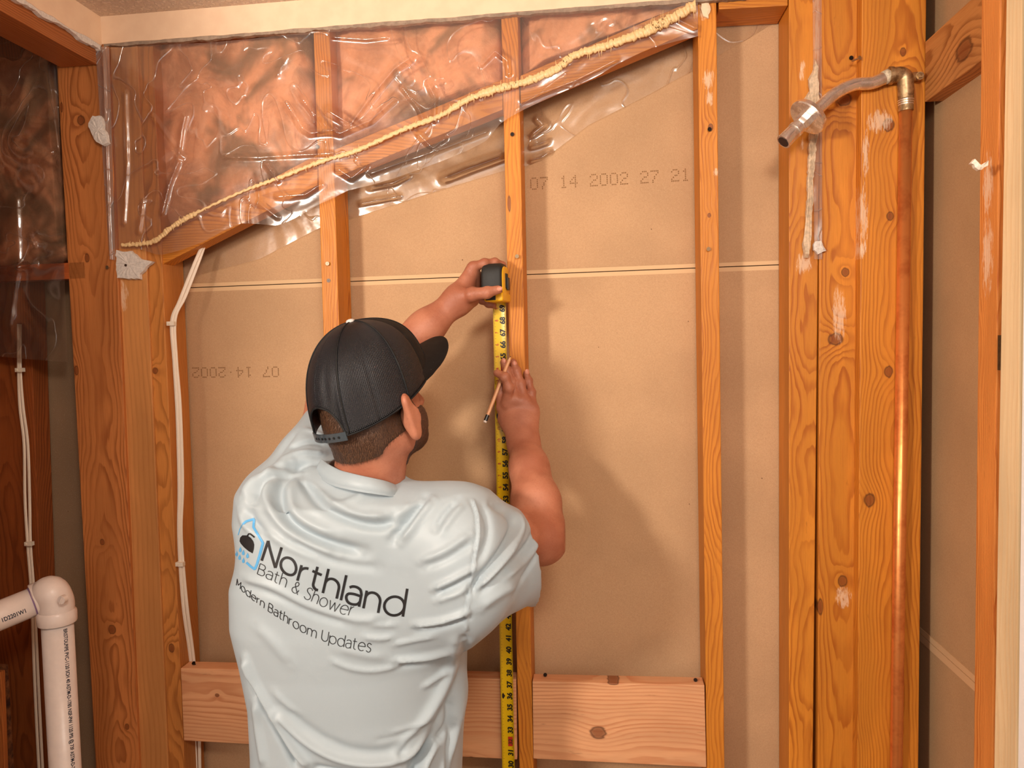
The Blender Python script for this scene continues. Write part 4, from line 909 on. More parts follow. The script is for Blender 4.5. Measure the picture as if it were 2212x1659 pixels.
# --- shirt ---------------------------------------------------------
rows = [(1085, 560, 1010, -.325, .088), (1120, 528, 1035, -.32, .105), (1180, 520, 1045, -.315, .118), (1250, 503, 1038, -.31, .125), (1330, 506, 1020, -.305, .128), (1410, 524, 1010, -.30, .125), (1500, 540, 1008, -.30, .122), (1600, 546, 1002, -.30, .125), (1700, 548, 998, -.30, .13), (1860, 545, 1000, -.30, .135)]
rz, rc_, ra_, ry, rb_ = [], [], [], [], []
for py, l, r_, Y, b in rows:
    a, c = W(l+22, py, Y), W(r_-6, py, Y); rz.append((a[2]+c[2])/2); rc_.append((a[0]+c[0])/2); ra_.append((c[0]-a[0])/2*.985); ry.append(Y); rb_.append(b)
zz_ = np.array(rz)[::-1]; rc_, ra_, ry, rb_ = [np.array(q)[::-1] for q in (rc_, ra_, ry, rb_)]
ztop = zz_[-1]; zbot = zz_[0]
cyw, syw = math.cos(-.22), math.sin(-.22)
def column(P):
    z = P[:, 2]; cx = np.interp(z, zz_, rc_); a = np.interp(z, zz_, ra_); cy = np.interp(z, zz_, ry); b = np.interp(z, zz_, rb_)
    x = P[:, 0]-cx; y = P[:, 1]-cy
    # shear the back so that it turns a little to the left
    y = y-(-.16)*x*-1*.9
    q = (np.abs(x/a)**2.4+np.abs(y/b)**2.4)**(1/2.4); d = (q-1)*np.minimum(a, b)*.9
    return np.maximum(np.maximum(d, z-ztop), zbot-z)
SLv = (ELR-SHR)/np.linalg.norm(ELR-SHR); SLl = (ELL-SHL)/np.linalg.norm(ELL-SHL)
CUR = W(1118, 1218, -.235); CUL = W(726, 925, -.218)
sh = [cone(W(622, 1110, -.335), W(606, 1092, -.32), .066, .060), cone(W(618, 1085, -.325), W(668, 1010, -.27), .064, .060), cone(W(668, 1010, -.27), CUL+SLl*.03, .060, .059), cone(W(780, 1120, -.335), W(610, 1095, -.335), .078, .072),
      cone(W(790, 1110, -.335), W(985, 1150, -.345), .066, .082), cone(W(985, 1170, -.345), CUR+SLv*.05, .090, .080), cone(W(970, 1290, -.33), W(1060, 1240, -.28), .090, .075),
      cone(W(782, 1100, -.335), W(782, 1062, -.325), .085, .070), ell(W(1000, 1240, -.37), (.085, .07, .10)), ell(W(665, 1200, -.365), (.090, .07, .11))]
shu = union(sh, .035)
neckcut = cone(W(784, 1062, -.325), Hd(0, -.02, -.05), .0665, .064)
CNR = np.array([1, .42, .18]); CNR /= np.linalg.norm(CNR); AR = W(1147, 1228, -.25); AL = CUL+SLl*.010
def shirtsdf(P):
    d = smin(column(P), shu(P), .04)
    d = np.maximum(d, -smin(neckcut(P), neckcut(P), .001))
    # neckline plane: nothing above the collar near the neck
    # sleeves end in a clean cuff and are hollow
    hr = (P-AR)@CNR; hl = (P-AL)@SLl
    d = np.maximum(np.maximum(d, hr), hl)
    d = np.maximum(d, -np.maximum(hollowR(P), -hr-.07)); d = np.maximum(d, -np.maximum(hollowL(P), -hl-.03)); return d
hollowR = union([cone(W(985, 1170, -.345), CUR+SLv*.09, .080, .072)], .01); hollowL = cone(W(668, 1010, -.27), CUL+SLl*.07, .050, .050)
lo = (W(480, 1200, -.33)[0], -.50, zbot-.01); hi = (W(1185, 1200, -.2)[0]+.01, -.13, W(670, 880, -.2)[2]+.03)
V, F = surface(shirtsdf, lo, hi, .0034); V = relax(V, F, 3)
C2 = lambda *p: [(480+a/2.812, 850+b/2.812) for a, b in p]
C3 = lambda *p: [(450+a/2.765, 1100+b/2.765) for a, b in p]
# folds: (polyline, depth in m: + outwards, width px)
folds = [
 (C2((470, 450), (370, 520), (345, 620), (380, 740), (480, 830), (640, 910), (860, 970)), -.011, 15), (C2((300, 500), (262, 600), (300, 710), (380, 810), (500, 895), (700, 975)), .007, 13), (C2((420, 520), (410, 620), (440, 720), (540, 800), (700, 860)), .006, 15),
 (C2((480, 480), (520, 570), (590, 660), (700, 735), (850, 790), (960, 800), (1080, 770)), -.009, 13), (C2((600, 620), (700, 690), (850, 740), (1000, 745)), .006, 11), (C2((640, 690), (760, 665), (880, 600)), .003, 8),
 (C2((1040, 890), (1100, 800), (1160, 720), (1225, 630)), -.009, 11), (C2((1085, 900), (1150, 820), (1210, 730), (1280, 640)), .006, 10), (C2((1000, 850), (1050, 770), (1120, 690)), .004, 9), (C2((1290, 820), (1350, 720), (1430, 640)), -.005, 9), (C2((1330, 840), (1400, 740), (1470, 660)), .004, 9),
 (C2((190, 650), (235, 560), (330, 480), (500, 430)), -.008, 10), (C2((130, 640), (175, 555), (290, 470), (420, 420)), .006, 10), (C2((150, 690), (185, 780), (260, 860)), -.006, 11), (C2((110, 700), (130, 790), (180, 850)), .004, 9),
 (C2((1170, 1405), (1330, 1382), (1490, 1325)), .008, 8), (C2((1180, 1430), (1340, 1408), (1490, 1355)), -.006, 8), (C2((1050, 1622), (1230, 1602), (1400, 1560)), .008, 8), (C2((1060, 1650), (1240, 1630), (1400, 1590)), -.006, 8),
 (C2((1040, 1520), (1180, 1490), (1290, 1470)), .004, 7), (C2((860, 1475), (950, 1485), (1040, 1475)), .004, 7), (C2((900, 1400), (980, 1405), (1060, 1400)), .003, 7),
 (C2((1280, 1190), (1400, 1135), (1530, 1065)), .006, 8), (C2((1290, 1220), (1410, 1165), (1530, 1095)), -.005, 8), (C2((1300, 1260), (1430, 1215), (1510, 1170)), .004, 7), (C2((1200, 1020), (1350, 960), (1510, 850)), .004, 10), (C2((1220, 1060), (1370, 1000), (1520, 905)), -.004, 10),
 (C2((420, 890), (560, 970), (760, 1040), (950, 1060)), -.004, 12), (C2((120, 1120), (300, 1180), (520, 1290), (800, 1370), (960, 1360)), .004, 10), (C2((130, 1165), (300, 1225), (520, 1330), (760, 1400)), -.003, 10), (C2((250, 830), (400, 930), (600, 1010)), .003, 10),
 (C2((1650, 660), (1745, 740), (1770, 820), (1720, 930), (1640, 1040), (1550, 1140), (1500, 1210)), -.010, 9), (C2((1700, 680), (1790, 760), (1800, 840), (1750, 950), (1660, 1060), (1560, 1170)), .008, 9),
 (C2((1890, 830), (1860, 910), (1780, 1010), (1690, 1100), (1560, 1210)), -.007, 8), (C2((1870, 760), (1900, 850), (1890, 930), (1820, 1020), (1720, 1110)), .005, 8), (C2((1580, 680), (1620, 790), (1610, 900), (1560, 1000)), -.005, 9), (C2((1560, 1300), (1650, 1230), (1780, 1150)), .005, 11),
 (C2((1850, 745), (1905, 830), (1912, 930), (1870, 1030), (1800, 1140), (1760, 1240)), -.004, 4), (C2((1528, 640), (1560, 740), (1558, 900), (1525, 1080), (1492, 1300), (1478, 1440)), .0035, 2.6), (C2((1515, 650), (1545, 745), (1543, 900), (1511, 1080), (1478, 1300)), -.002, 3.5),
 ([(1004, 1385), (1000, 1450), (978, 1520), (945, 1580), (905, 1640), (880, 1700)], -.016, 12), ([(1012, 1400), (1008, 1480), (990, 1560), (965, 1640), (950, 1700)], .010, 9), ([(985, 1390), (975, 1450), (950, 1510), (910, 1570), (860, 1625)], .009, 13),
 ([(985, 1560), (968, 1620), (958, 1680)], -.010, 6), ([(950, 1600), (925, 1640), (905, 1690)], .007, 7), ([(860, 1640), (885, 1600), (930, 1560)], -.005, 8), (C3((225, 880), (290, 1050), (370, 1200), (440, 1330), (520, 1450), (600, 1540)), .010, 8), (C3((250, 1020), (320, 1160), (395, 1300), (470, 1440), (520, 1540)), -.010, 8), (C3((280, 1150), (300, 1350), (330, 1540)), .006, 9), (C3((410, 1215), (530, 1345), (660, 1440), (810, 1500), (980, 1518), (1150, 1490), (1300, 1395), (1420, 1250), (1490, 1040), (1525, 800)), .008, 9), (C3((450, 1190), (580, 1300), (720, 1385), (880, 1440), (1050, 1445), (1200, 1390), (1320, 1290)), -.004, 12), (C3((620, 1545), (800, 1570), (1000, 1575)), -.007, 8), (C3((1180, 1530), (1320, 1440), (1440, 1310), (1490, 1150)), -.009, 7), (C3((1290, 1065), (1360, 1020), (1430, 965)), .005, 6), (C3((740, 900), (860, 945), (1000, 958), (1170, 925)), .0035, 7), (C3((1100, 1330), (1250, 1290), (1380, 1240)), .002, 5), (C3((1000, 1380), (1150, 1350), (1300, 1280)), -.0018, 5), (C3((390, 1080), (450, 1150), (530, 1220)), .003, 8),
 ([(640, 935), (600, 985), (560, 1030)], -.004, 6), ([(660, 930), (690, 940), (702, 950)], .003, 5), ([(625, 970), (665, 958), (702, 962)], -.004, 5), ([(605, 995), (650, 978), (700, 980)], .004, 6), ([(590, 1012), (640, 1000), (690, 1000)], -.005, 5), ([(570, 1030), (610, 1015), (660, 1013)], .005, 6),
 (C2((480, 500), (560, 560), (640, 640)), .003, 6), (C2((700, 1540), (860, 1580), (1000, 1600)), .003, 12), (C2((200, 1400), (300, 1500), (420, 1640)), .003, 14)]
N = vnormals(V, F); pp = proj(V); facing = ((CAM-V)*N).sum(1)/np.linalg.norm(CAM-V, axis=1); wf = np.clip(facing*1.6+.25, 0, 1)
disp = np.zeros(len(V))
for ln, amp, wd in folds:
    ln = [tuple(p[:2]) for p in catmull([(a, b, 0) for a, b in ln], 5)]
    x0_, x1_ = min(p[0] for p in ln)-3*wd, max(p[0] for p in ln)+3*wd; y0_, y1_ = min(p[1] for p in ln)-3*wd, max(p[1] for p in ln)+3*wd
    sel = (pp[:, 0] > x0_) & (pp[:, 0] < x1_) & (pp[:, 1] > y0_) & (pp[:, 1] < y1_) & (facing > 0)
    if sel.any():
        q = pp[sel]; d = segdist(q[:, 0], q[:, 1], ln)
        L0 = np.hypot(q[:, 0]-ln[0][0], q[:, 1]-ln[0][1]); L1 = np.hypot(q[:, 0]-ln[-1][0], q[:, 1]-ln[-1][1]); tap = np.clip(np.minimum(L0, L1)/(2.2*wd)+.25, 0, 1)
        disp[sel] += amp*1.3*np.exp(-(d/(wd*.85))**2)*tap
rs = np.random.RandomState(3)
for k in range(10):
    kv = rs.randn(3)*np.array([12, 12, 22]); disp += .0009*np.sin(V@kv+rs.rand()*6)
V = V+N*(disp*wf)[:, None]
V = relax(V, F, 1, .35)
SHIRT = fastmesh('shirt', V, F, M_shirt, person)
bvh = BVHTree.FromPolygons([Vector(v) for v in V], F.tolist())
def on_shirt(px, py, lift=.0009):
    d = _F+RX*(px-1106)/FPX-UX*(py-829.5)/FPX; d = d/np.linalg.norm(d); h = bvh.ray_cast(Vector(CAM), Vector(d))
    if h[0] is None: return None
    return np.array(h[0])-d*lift
# collar band round the neck, stitched below
def ribbon_on(fn, pts, rad, n=10, flat=1.): m = MB(); m.tube(pts, rad, n, flat=flat); return m
NA = HM@np.array([0, 0, 1.]); nd = (Hd(0, -.02, -.05)-W(784, 1062, -.325)); nd /= np.linalg.norm(nd)
cpx = [(690, 1004), (704, 1016), (729, 1029), (755, 1036), (783, 1042), (810, 1047), (836, 1052), (856, 1058), (868, 1063)]
cw = catmull([W(x, y, -.335-.076*math.sin(math.pi*(.06+.88*i/8))-.0) for i, (x, y) in enumerate(cpx)], 8)
front = catmull([cw[-1], cw[-1]+np.array([.004, .035, -.008]), np.array([cw[-1][0]-.035, -.262, cw[-1][2]-.035]), np.array([cw[0][0]+.04, -.262, cw[0][2]-.045]), cw[0]+np.array([-.003, .035, -.012]), cw[0]], 8)
loop = cw+front[1:]
m = MB(); V_ = []; n = len(loop)-1; ctr = sum(loop)/len(loop)
prof = [(-.0150, .0034), (-.0140, .0046), (-.0115, .0034), (-.0105, .0046), (0, .0048), (.0092, .0030), (.0100, .0012), (.009, -.0006), (0, .0004), (-.014, .0000)]
for i in range(n):
    rd = loop[i]-ctr; rd[2] = 0; rd /= np.linalg.norm(rd)
    for a, b in prof: V_.append(loop[i]+np.array([0, 0, a])+rd*(b-a*.45-.002))
k = len(prof); m.add(V_, [(i*k+j, i*k+(j+1) % k, ((i+1) % n)*k+(j+1) % k, ((i+1) % n)*k+j) for i in range(n) for j in range(k)])
o = m.build('collar', M_shirt, SHIRT, smooth=True, loc=np.array(person.location)); recalc(o)

# --- print on the back --------------------------------------------
def arc(cx, cy, r, a0, a1, n=12, ry=None):
    ry = ry or r; return [(cx+r*math.cos(math.radians(a0+(a1-a0)*i/n)), cy+ry*math.sin(math.radians(a0+(a1-a0)*i/n))) for i in range(n+1)]
def cm(P, m_=6): return [tuple(p[:2]) for p in catmull([(a, b, 0) for a, b in P], m_)]
X = .72
G = {
 'N': (.74, [[(0, 0), (0, 1)], [(0, 1), (.74, 0)], [(.74, 0), (.74, 1)]]), 'B': (.6, [[(0, 0), (0, 1)], [(0, 1), (.3, 1)]+arc(.3, .765, .235, 90, -90)+[(0, .53)], [(.3, .53)]+arc(.33, .265, .265, 90, -90)+[(0, 0)]]),
 'S': (.6, [cm([(.56, .86), (.42, .98), (.24, .98), (.09, .86), (.10, .68), (.27, .55), (.45, .46), (.57, .32), (.54, .12), (.36, .0), (.17, .01), (.0, .14)])]), 'M': (.86, [[(0, 0), (0, 1)], [(0, 1), (.43, .25)], [(.43, .25), (.86, 1)], [(.86, 1), (.86, 0)]]),
 'U': (.7, [[(0, 1), (0, .35)]+arc(.35, .35, .35, 180, 360)+[(.7, 1)]]), 'o': (X, [arc(.36, .36, .36, 0, 360, 28)]), 'd': (X, [arc(.36, .36, .36, 0, 360, 28), [(.72, 0), (.72, 1.06)]]), 'p': (X, [arc(.36, .36, .36, 0, 360, 28), [(0, .72), (0, -.28)]]),
 'r': (.34, [[(0, 0), (0, .72)], [(0, .36)]+arc(.34, .36, .34, 175, 95, 8, .35)]), 't': (.42, [[(.14, .96), (.14, .2)]+arc(.32, .2, .18, 180, 290, 8), [(-.02, .70), (.38, .70)]]), 'h': (.56, [[(0, 0), (0, 1.06)], [(0, .40)]+arc(.28, .42, .28, 180, 0, 12, .30)+[(.56, 0)]]),
 'n': (.56, [[(0, 0), (0, .72)], [(0, .40)]+arc(.28, .42, .28, 180, 0, 12, .30)+[(.56, 0)]]), 'm': (1.04, [[(0, 0), (0, .72)], [(0, .40)]+arc(.26, .43, .26, 180, 0, 12, .29)+[(.52, 0)], [(.52, .40)]+arc(.78, .43, .26, 180, 0, 12, .29)+[(1.04, 0)]]),
 'l': (0., [[(0, 0), (0, 1.06)]]), 'a': (.54, [cm([(.05, .62), (.16, .70), (.32, .72), (.47, .66), (.54, .50)])+[(.54, 0)], cm([(.54, .42), (.27, .42), (.06, .36), (.0, .21), (.08, .05), (.24, .0), (.44, .06), (.54, .20)])]),
 'e': (.70, [[(.02, .38), (.70, .38)]+arc(.36, .36, .355, 5, 310, 24)]), 'w': (.96, [[(0, .72), (.25, 0)], [(.25, 0), (.48, .68)], [(.48, .68), (.71, 0)], [(.71, 0), (.96, .72)]]), 's': (.46, [cm([(.43, .62), (.30, .71), (.15, .71), (.04, .60), (.08, .46), (.24, .38), (.40, .30), (.44, .15), (.34, .02), (.16, .0), (.0, .10)])]),
 '&': (.72, [cm([(.70, 0), (.45, .30), (.20, .62), (.16, .82), (.30, .98), (.46, .90), (.44, .70), (.22, .50), (.04, .32), (.04, .12), (.20, 0), (.42, .02), (.58, .16), (.66, .40)])]), ' ': (.25, [])}
def stroke(m, pts, wpx, closed=False):
    """ribbon of constant sighted width laid on the shirt"""
    P = [np.array(p) for p in pts]; Q = [P[0]]
    for a, b in zip(P[:-1], P[1:]):
        L = np.linalg.norm(b-a); k = max(1, int(L/2.5))
        for i in range(1, k+1): Q.append(a+(b-a)*i/k)
    rowsV = []
    for i, q in enumerate(Q):
        t = Q[min(i+1, len(Q)-1)]-Q[max(i-1, 0)]
        if np.linalg.norm(t) < 1e-6: continue
        t = t/np.linalg.norm(t); nn = np.array([-t[1], t[0]]); row = [on_shirt(*(q+nn*wpx*s)) for s in (-.5, 0, .5)]
        if any(r is None for r in row): rowsV.append(None)
        else: rowsV.append(row)
    for a, b in zip(rowsV[:-1], rowsV[1:]):
        if a is None or b is None: continue
        if max(np.linalg.norm(x-y) for x, y in zip(a, b)) > .02: continue
        m.add(a+b, [(0, 1, 4, 3), (1, 2, 5, 4)])
def line_text(s, base_px, up0, up1, wd, gam=1., slant=0., gap=.17):
    """text along a sighted base line; cap height vector goes from up0 to up1"""
    bx2 = catmull([(a, b, 0) for a, b in base_px], 20); bx2 = np.array([p[:2] for p in bx2]); sl = np.r_[0, np.cumsum(np.linalg.norm(np.diff(bx2, axis=0), axis=1))]; sl /= sl[-1]
    adv = 0; items = []
    for ch in s: items.append((ch, adv)); adv += G[ch][0]+gap
    tot = adv-gap; m = MB()
    def mp(x, y):
        x = x+slant*y; u = max(0, min(1.02, x/tot))**gam; p = np.array([np.interp(u, sl, bx2[:, 0]), np.interp(u, sl, bx2[:, 1])]); return p+(np.array(up0)*(1-u)+np.array(up1)*u)*y
    for ch, a in items:
        for st in G[ch][1]:
            if len(st) == 2: st = [(st[0][0]+(st[1][0]-st[0][0])*i/6, st[0][1]+(st[1][1]-st[0][1])*i/6) for i in range(7)]
            stroke(m, [mp(a+x, y) for x, y in st], wd)
    return m
C4 = lambda *p: [(480+a/4.61, 1080+b/4.61) for a, b in p]
M_print = plain('black shirt print', (26, 26, 28), .5); M_blue = plain('light blue shirt print', (84, 160, 212), .5)
def pr(name, m, mat): 
    return m.build(name, mat, SHIRT, loc=np.array(person.location)) if m.V else None
pr('shirt_lettering', line_text('Northland', C4((392, 605), (520, 672), (650, 742), (740, 800), (950, 905), (1145, 985), (1310, 1045), (1550, 1125), (1798, 1162)), (14, -43), (9, -57), 5.7, 1.10), M_print)
pr('shirt_lettering', line_text('Bath ', C4((348, 735), (430, 775), (520, 820), (620, 868), (670, 893)), (6.5, -22), (7.5, -25), 1.6, 1.0), M_print)
pr('shirt_lettering', line_text('& Shower', C4((685, 905), (740, 940), (830, 985), (960, 1045), (1110, 1108), (1200, 1138), (1290, 1155)), (7, -24), (7, -28), 1.6, 1.0, slant=.10), M_print)
pr('shirt_lettering', line_text('Modern Bathroom Updates', C4((140, 850), (250, 955), (390, 1060), (500, 1135), (640, 1225), (760, 1298), (890, 1362), (1010, 1405), (1150, 1450), (1320, 1490), (1475, 1518)), (2, -14), (4.5, -26), 1.6, 1.12), M_print)
m = MB(); stroke(m, C4((205, 240), (240, 212), (320, 188)), 5); stroke(m, C4((318, 190), (310, 270), (355, 345), (405, 430)), 5.2); stroke(m, C4((405, 425), (375, 540), (345, 640), (322, 692)), 5.5); stroke(m, C4((325, 692), (280, 660), (240, 622)), 5); stroke(m, C4((203, 240), (175, 290), (158, 350)), 1.8); pr('logo_house', m, M_blue)
def blob(m, poly, ctr=None, rings=4):
    poly = [np.array(p) for p in poly]; c = sum(poly)/len(poly) if ctr is None else np.array(ctr); V = []; n = len(poly)
    for r in range(rings, 0, -1):
        for p in poly: V.append(on_shirt(*(c+(p-c)*r/rings)))
    V.append(on_shirt(*c))
    if any(v is None for v in V): return
    Fq = []
    for r in range(rings-1):
        for i in range(n): Fq.append((r*n+i, r*n+(i+1) % n, (r+1)*n+(i+1) % n, (r+1)*n+i))
    for i in range(n): Fq.append(((rings-1)*n+i, (rings-1)*n+(i+1) % n, rings*n))
    m.add(V, Fq)
m = MB(); blob(m, C4((172, 410), (178, 375), (200, 352), (245, 352), (282, 375), (308, 410), (318, 445), (314, 490), (302, 532), (260, 508), (215, 470), (185, 435)))
stroke(m, C4((248, 365), (262, 338), (280, 338), (322, 372)), 3.2); pr('logo_shower_head', m, M_print)
m = MB()
for x, y in ((178, 495), (208, 525), (250, 555), (172, 572), (209, 603), (142, 535)):
    blob(m, C4((x+4, y-28), (x+14, y), (x+13, y+18), (x, y+27), (x-12, y+16), (x-12, y-2)), rings=2)
pr('logo_drops', m, M_blue)

# --- hair, beard ---------------------------------------------------
def strands(name, count, sampler, length, wdt, mat, seed=0, gen=None):
    rs_ = np.random.RandomState(seed); V = []; Fc = []
    for i in range(count):
        s = sampler(rs_)
        if s is None: continue
        p, nrm, d = s; L = length*(.6+.6*rs_.rand()); q = p+nrm*L*.22+d*L*.5; e = p+nrm*L*.30+d*L; side = np.cross(nrm, d); side = side/(np.linalg.norm(side)+1e-9)*wdt; k = len(V)
        V += [p-side, p+side, q-side*.8, q+side*.8, e]; Fc += [(k, k+1, k+3, k+2), (k+2, k+3, k+4)]
    return mk(name, V, Fc, mat, person)
hairell = lambda: None
HR = np.array([.0785, .0985, .092])
def hair_pt(th, ph):   # th: around from the back (0 = back, + to the right ear), ph: height
    x = math.sin(th)*math.cos(ph); y = -math.cos(th)*math.cos(ph); z = math.sin(ph); return np.array([x, y, z])
def hairsdf(P):
    Q = (P-HC)@HM; d = smin(fh(P), fn(P), .022)-.0034
    x, y, z = Q.T
    low = -.068-.010*np.cos(np.clip(x/.05, -1.5, 1.5)) + np.clip(np.abs(x)-.045, 0, 1)*1.1   # nape line rises to the ears
    d = np.maximum(d, low-z); d = np.maximum(d, y-.014-.25*np.clip(z+.02, -.05, .1)); d = np.maximum(d, z-.040)
    e = np.minimum(fe(P), fe2(P)); return d
V, F = surface(hairsdf, HC-np.array([.13, .15, .13]), HC+np.array([.13, .13, .12]), .0028); V = relax(V, F, 1)
Nh = vnormals(V, F); rsd = np.random.RandomState(4)
V = V+Nh*(rsd.rand(len(V))*.0012)[:, None]
HAIR = fastmesh('hair', V, F, M_hair, person)
Qh = (V-HC)@HM
cand = np.where((Qh[:, 2] < .03) & (Qh[:, 1] < .012))[0]
def samp(r):
    i = cand[r.randint(len(cand))]; n_ = Nh[i]
    d = HM@np.array([(.25 if Qh[i, 0] < .0 else -.25)+r.randn()*.25, -.05, -1.]); d -= n_*(d@n_); d /= np.linalg.norm(d); return V[i]-n_*.001, n_, d
M_strand = plain('brown hair strands', (112, 76, 50), .5, var=.5, scale=500)
o = strands('hair_strands', 9000, samp, .009, .00022, M_strand, 5)
# beard along the jaw on both sides
def beardsdf(P):
    Q = (P-HC)@HM; x, y, z = Q.T; d = smin(fh(P), fn(P), .022)-.0012
    d = np.maximum(d, .022-y+np.clip(-z-.03, 0, .1)*-.2); d = np.maximum(d, z-(-.022)+np.clip(y-.05, 0, 1)*.9-np.clip(.034-y, 0, .05)*2.2); d = np.maximum(d, -.115-z); return d
V2, F2 = surface(beardsdf, HC-np.array([.13, .15, .15]), HC+np.array([.13, .15, .10]), .0028); N2 = vnormals(V2, F2)
Q2 = (V2-HC)@HM; V2 = V2+N2*(rsd.rand(len(V2))*.001)[:, None]
M_beard = plain('short dark beard', (88, 56, 42), .6, var=.6, scale=420)
fastmesh('beard', V2, F2, M_beard, person)
cand2 = np.arange(len(V2))
def samp2(r):
    i = cand2[r.randint(len(cand2))]; n_ = N2[i]; d = HM@np.array([r.randn()*.4, .35+r.randn()*.2, -1.]); d -= n_*(d@n_); d /= np.linalg.norm(d); return V2[i]-n_*.001, n_, d
strands('beard_strands', 3500, samp2, .006, .00018, M_strand, 6)

# --- cap -----------------------------------------------------------
def cap_mat():
    t = NT('black mesh cap'); tc = t.n('ShaderNodeTexCoord'); mp = t.n('ShaderNodeMapping'); t.t.links.new(tc.outputs['UV'], mp.inputs[0])
    sp = t.n('ShaderNodeSeparateXYZ'); t.t.links.new(mp.outputs[0], sp.inputs[0]); u, v = sp.outputs[0], sp.outputs[1]
    a = t.math('SINE', t.math('MULTIPLY', u, 2*math.pi*230)); b = t.math('SINE', t.math('ADD', t.math('MULTIPLY', v, 2*math.pi*120), t.math('MULTIPLY', a, .9)))
    h = t.math('MULTIPLY', t.math('ADD', a, 1), t.math('ADD', b, 1.1)); hh = t.math('MULTIPLY', h, .25)
    n = t.noise(t.coord(), 260, 3, .7); dust = t.math('MULTIPLY', t.smooth(n, .70, .76), .5)
    col = t.mix(t.smooth(hh, .25, .8), lin((4, 4, 6)), lin((40, 42, 54))); col = t.mix(dust, col, lin((150, 145, 140)))
    t.base(col, .38, spec=.55); t.bump(hh, .8, .0012); return t.m
def cap_front_mat():
    t = NT('black cap twill'); v = t.coord(); n = t.noise(v, 700, 2, .6); n2 = t.noise(v, 16, 4, .65); n3 = t.noise(v, 330, 3, .7)
    col = t.mix(t.smooth(n2, .45, .75, 0, .5), lin((16, 16, 17)), lin((50, 49, 47))); col = t.mix(t.smooth(n3, .68, .75, 0, .55), col, lin((150, 144, 138)))
    t.base(col, .7, spec=.3); t.bump(n, .3, .0006); return t.m
M_cap, M_capf = cap_mat(), cap_front_mat()
RIMZ = -.016
CR = np.array([.0905, .1130, .112])     # crown half sizes
def crown(th, t_):
    """th angle from the front (0) clockwise seen from above, t_ 0 at the rim to 1 at the button"""
    back = abs(((th-math.pi+math.pi) % (2*math.pi))-math.pi)
    return None
def rimz(th):
    # th: 0 at the back, pi at the front; the opening rises over the strap
    w_ = .46; a = abs((th+math.pi) % (2*math.pi)-math.pi)
    z = RIMZ+.054*((1-math.cos(a))*.5)**1.15-.008
    if a < w_: z += .052*math.sqrt(max(0, 1-(a/w_)**2))
    return z
nt, nr = 360, 44; V = []; UV = []
ZT = .143
def shell(th, z, grow=0.):
    """crown radius at height z in direction th"""
    s = max(0., min(1., (z-RIMZ)/(ZT-RIMZ))); q = max(0., 1-s**2.35)**(1/2.1)
    if z < RIMZ: q = 1.
    front = .5-.5*math.cos(th)       # 1 at the front
    seam = abs(((th/(math.pi/3)+.5) % 1)-.5)    # six panels
    k = 1-.012*math.exp(-(seam/.035)**2)
    lift = 1+.05*front*math.sin(math.pi*min(1, s*1.05))
    crease = 1-.03*math.exp(-((((th-.25+math.pi) % (2*math.pi))-math.pi)/.09)**2)*math.exp(-((s-.42)/.22)**2)
    x = math.sin(th)*CR[0]*q*k*lift*crease; y = -math.cos(th)*CR[1]*q*k*lift*crease
    n_ = math.hypot(x, y)+1e-9; return np.array([x+x/n_*grow, y+y/n_*grow-.002, z+.020*front*math.sin(math.pi*s**1.2) if s > 0 else z])
for j in range(nr+1):
    for i in range(nt):
        th = 2*math.pi*i/nt; z0_ = rimz(th); f = j/nr; f2 = 1-(1-f)**1.0; s0 = z0_; z = s0+(ZT-s0)*math.sin(f2*math.pi/2)
        V.append(Hd(*shell(th, z)))
        UV.append((i/nt, f))
Fc = []
for j in range(nr):
    for i in range(nt): a = j*nt+i; b = j*nt+(i+1) % nt; Fc.append((a, b, b+nt, a+nt))
CAP = mk('cap', V, Fc, M_cap, person, smooth=True); CAP.data.materials.append(M_capf)
uvl = CAP.data.uv_layers.new(name='UVMap')
for p in CAP.data.polygons:
    i0 = p.index % nt
    for li, vi in zip(p.loop_indices, p.vertices):
        u, v = UV[vi]; u = 1. if (i0 == nt-1 and u == 0) else u; uvl.data[li].uv = (u, v)
    thc = 2*math.pi*(i0+.5)/nt
    if abs(thc-math.pi) < math.pi/3: p.material_index = 1
so = CAP.modifiers.new('thickness', 'SOLIDIFY'); so.thickness = .0018; so.offset = -1
# bound rim
m = MB(); m.tube([Hd(*shell(2*math.pi*i/180, rimz(2*math.pi*i/180), .0004)) for i in range(181)], .0016, 8, cap=False); m.build('rim_binding', M_capf, CAP, smooth=True, loc=np.array(person.location))
for k in range(6):      # panel seams
    th = k*math.pi/3+math.pi/6; m = MB() if k == 0 else m
    m.tube([Hd(*shell(th, rimz(th)+(ZT-rimz(th))*math.sin(f*math.pi/2), .0006)) for f in np.linspace(0, .985, 30)], .0013, 6)
m.build('panel_seam', M_capf, CAP, smooth=True, loc=np.array(person.location))
m = MB(); b0 = Hd(0, -.004, ZT); m.tube([b0+NA*-.003, b0+NA*.001, b0+NA*.0035, b0+NA*.0045], [.0075, .0075, .0055, .002], 24); m.build('button', plain('pale cap button', (205, 200, 196), .5), CAP, smooth=True, loc=np.array(person.location))
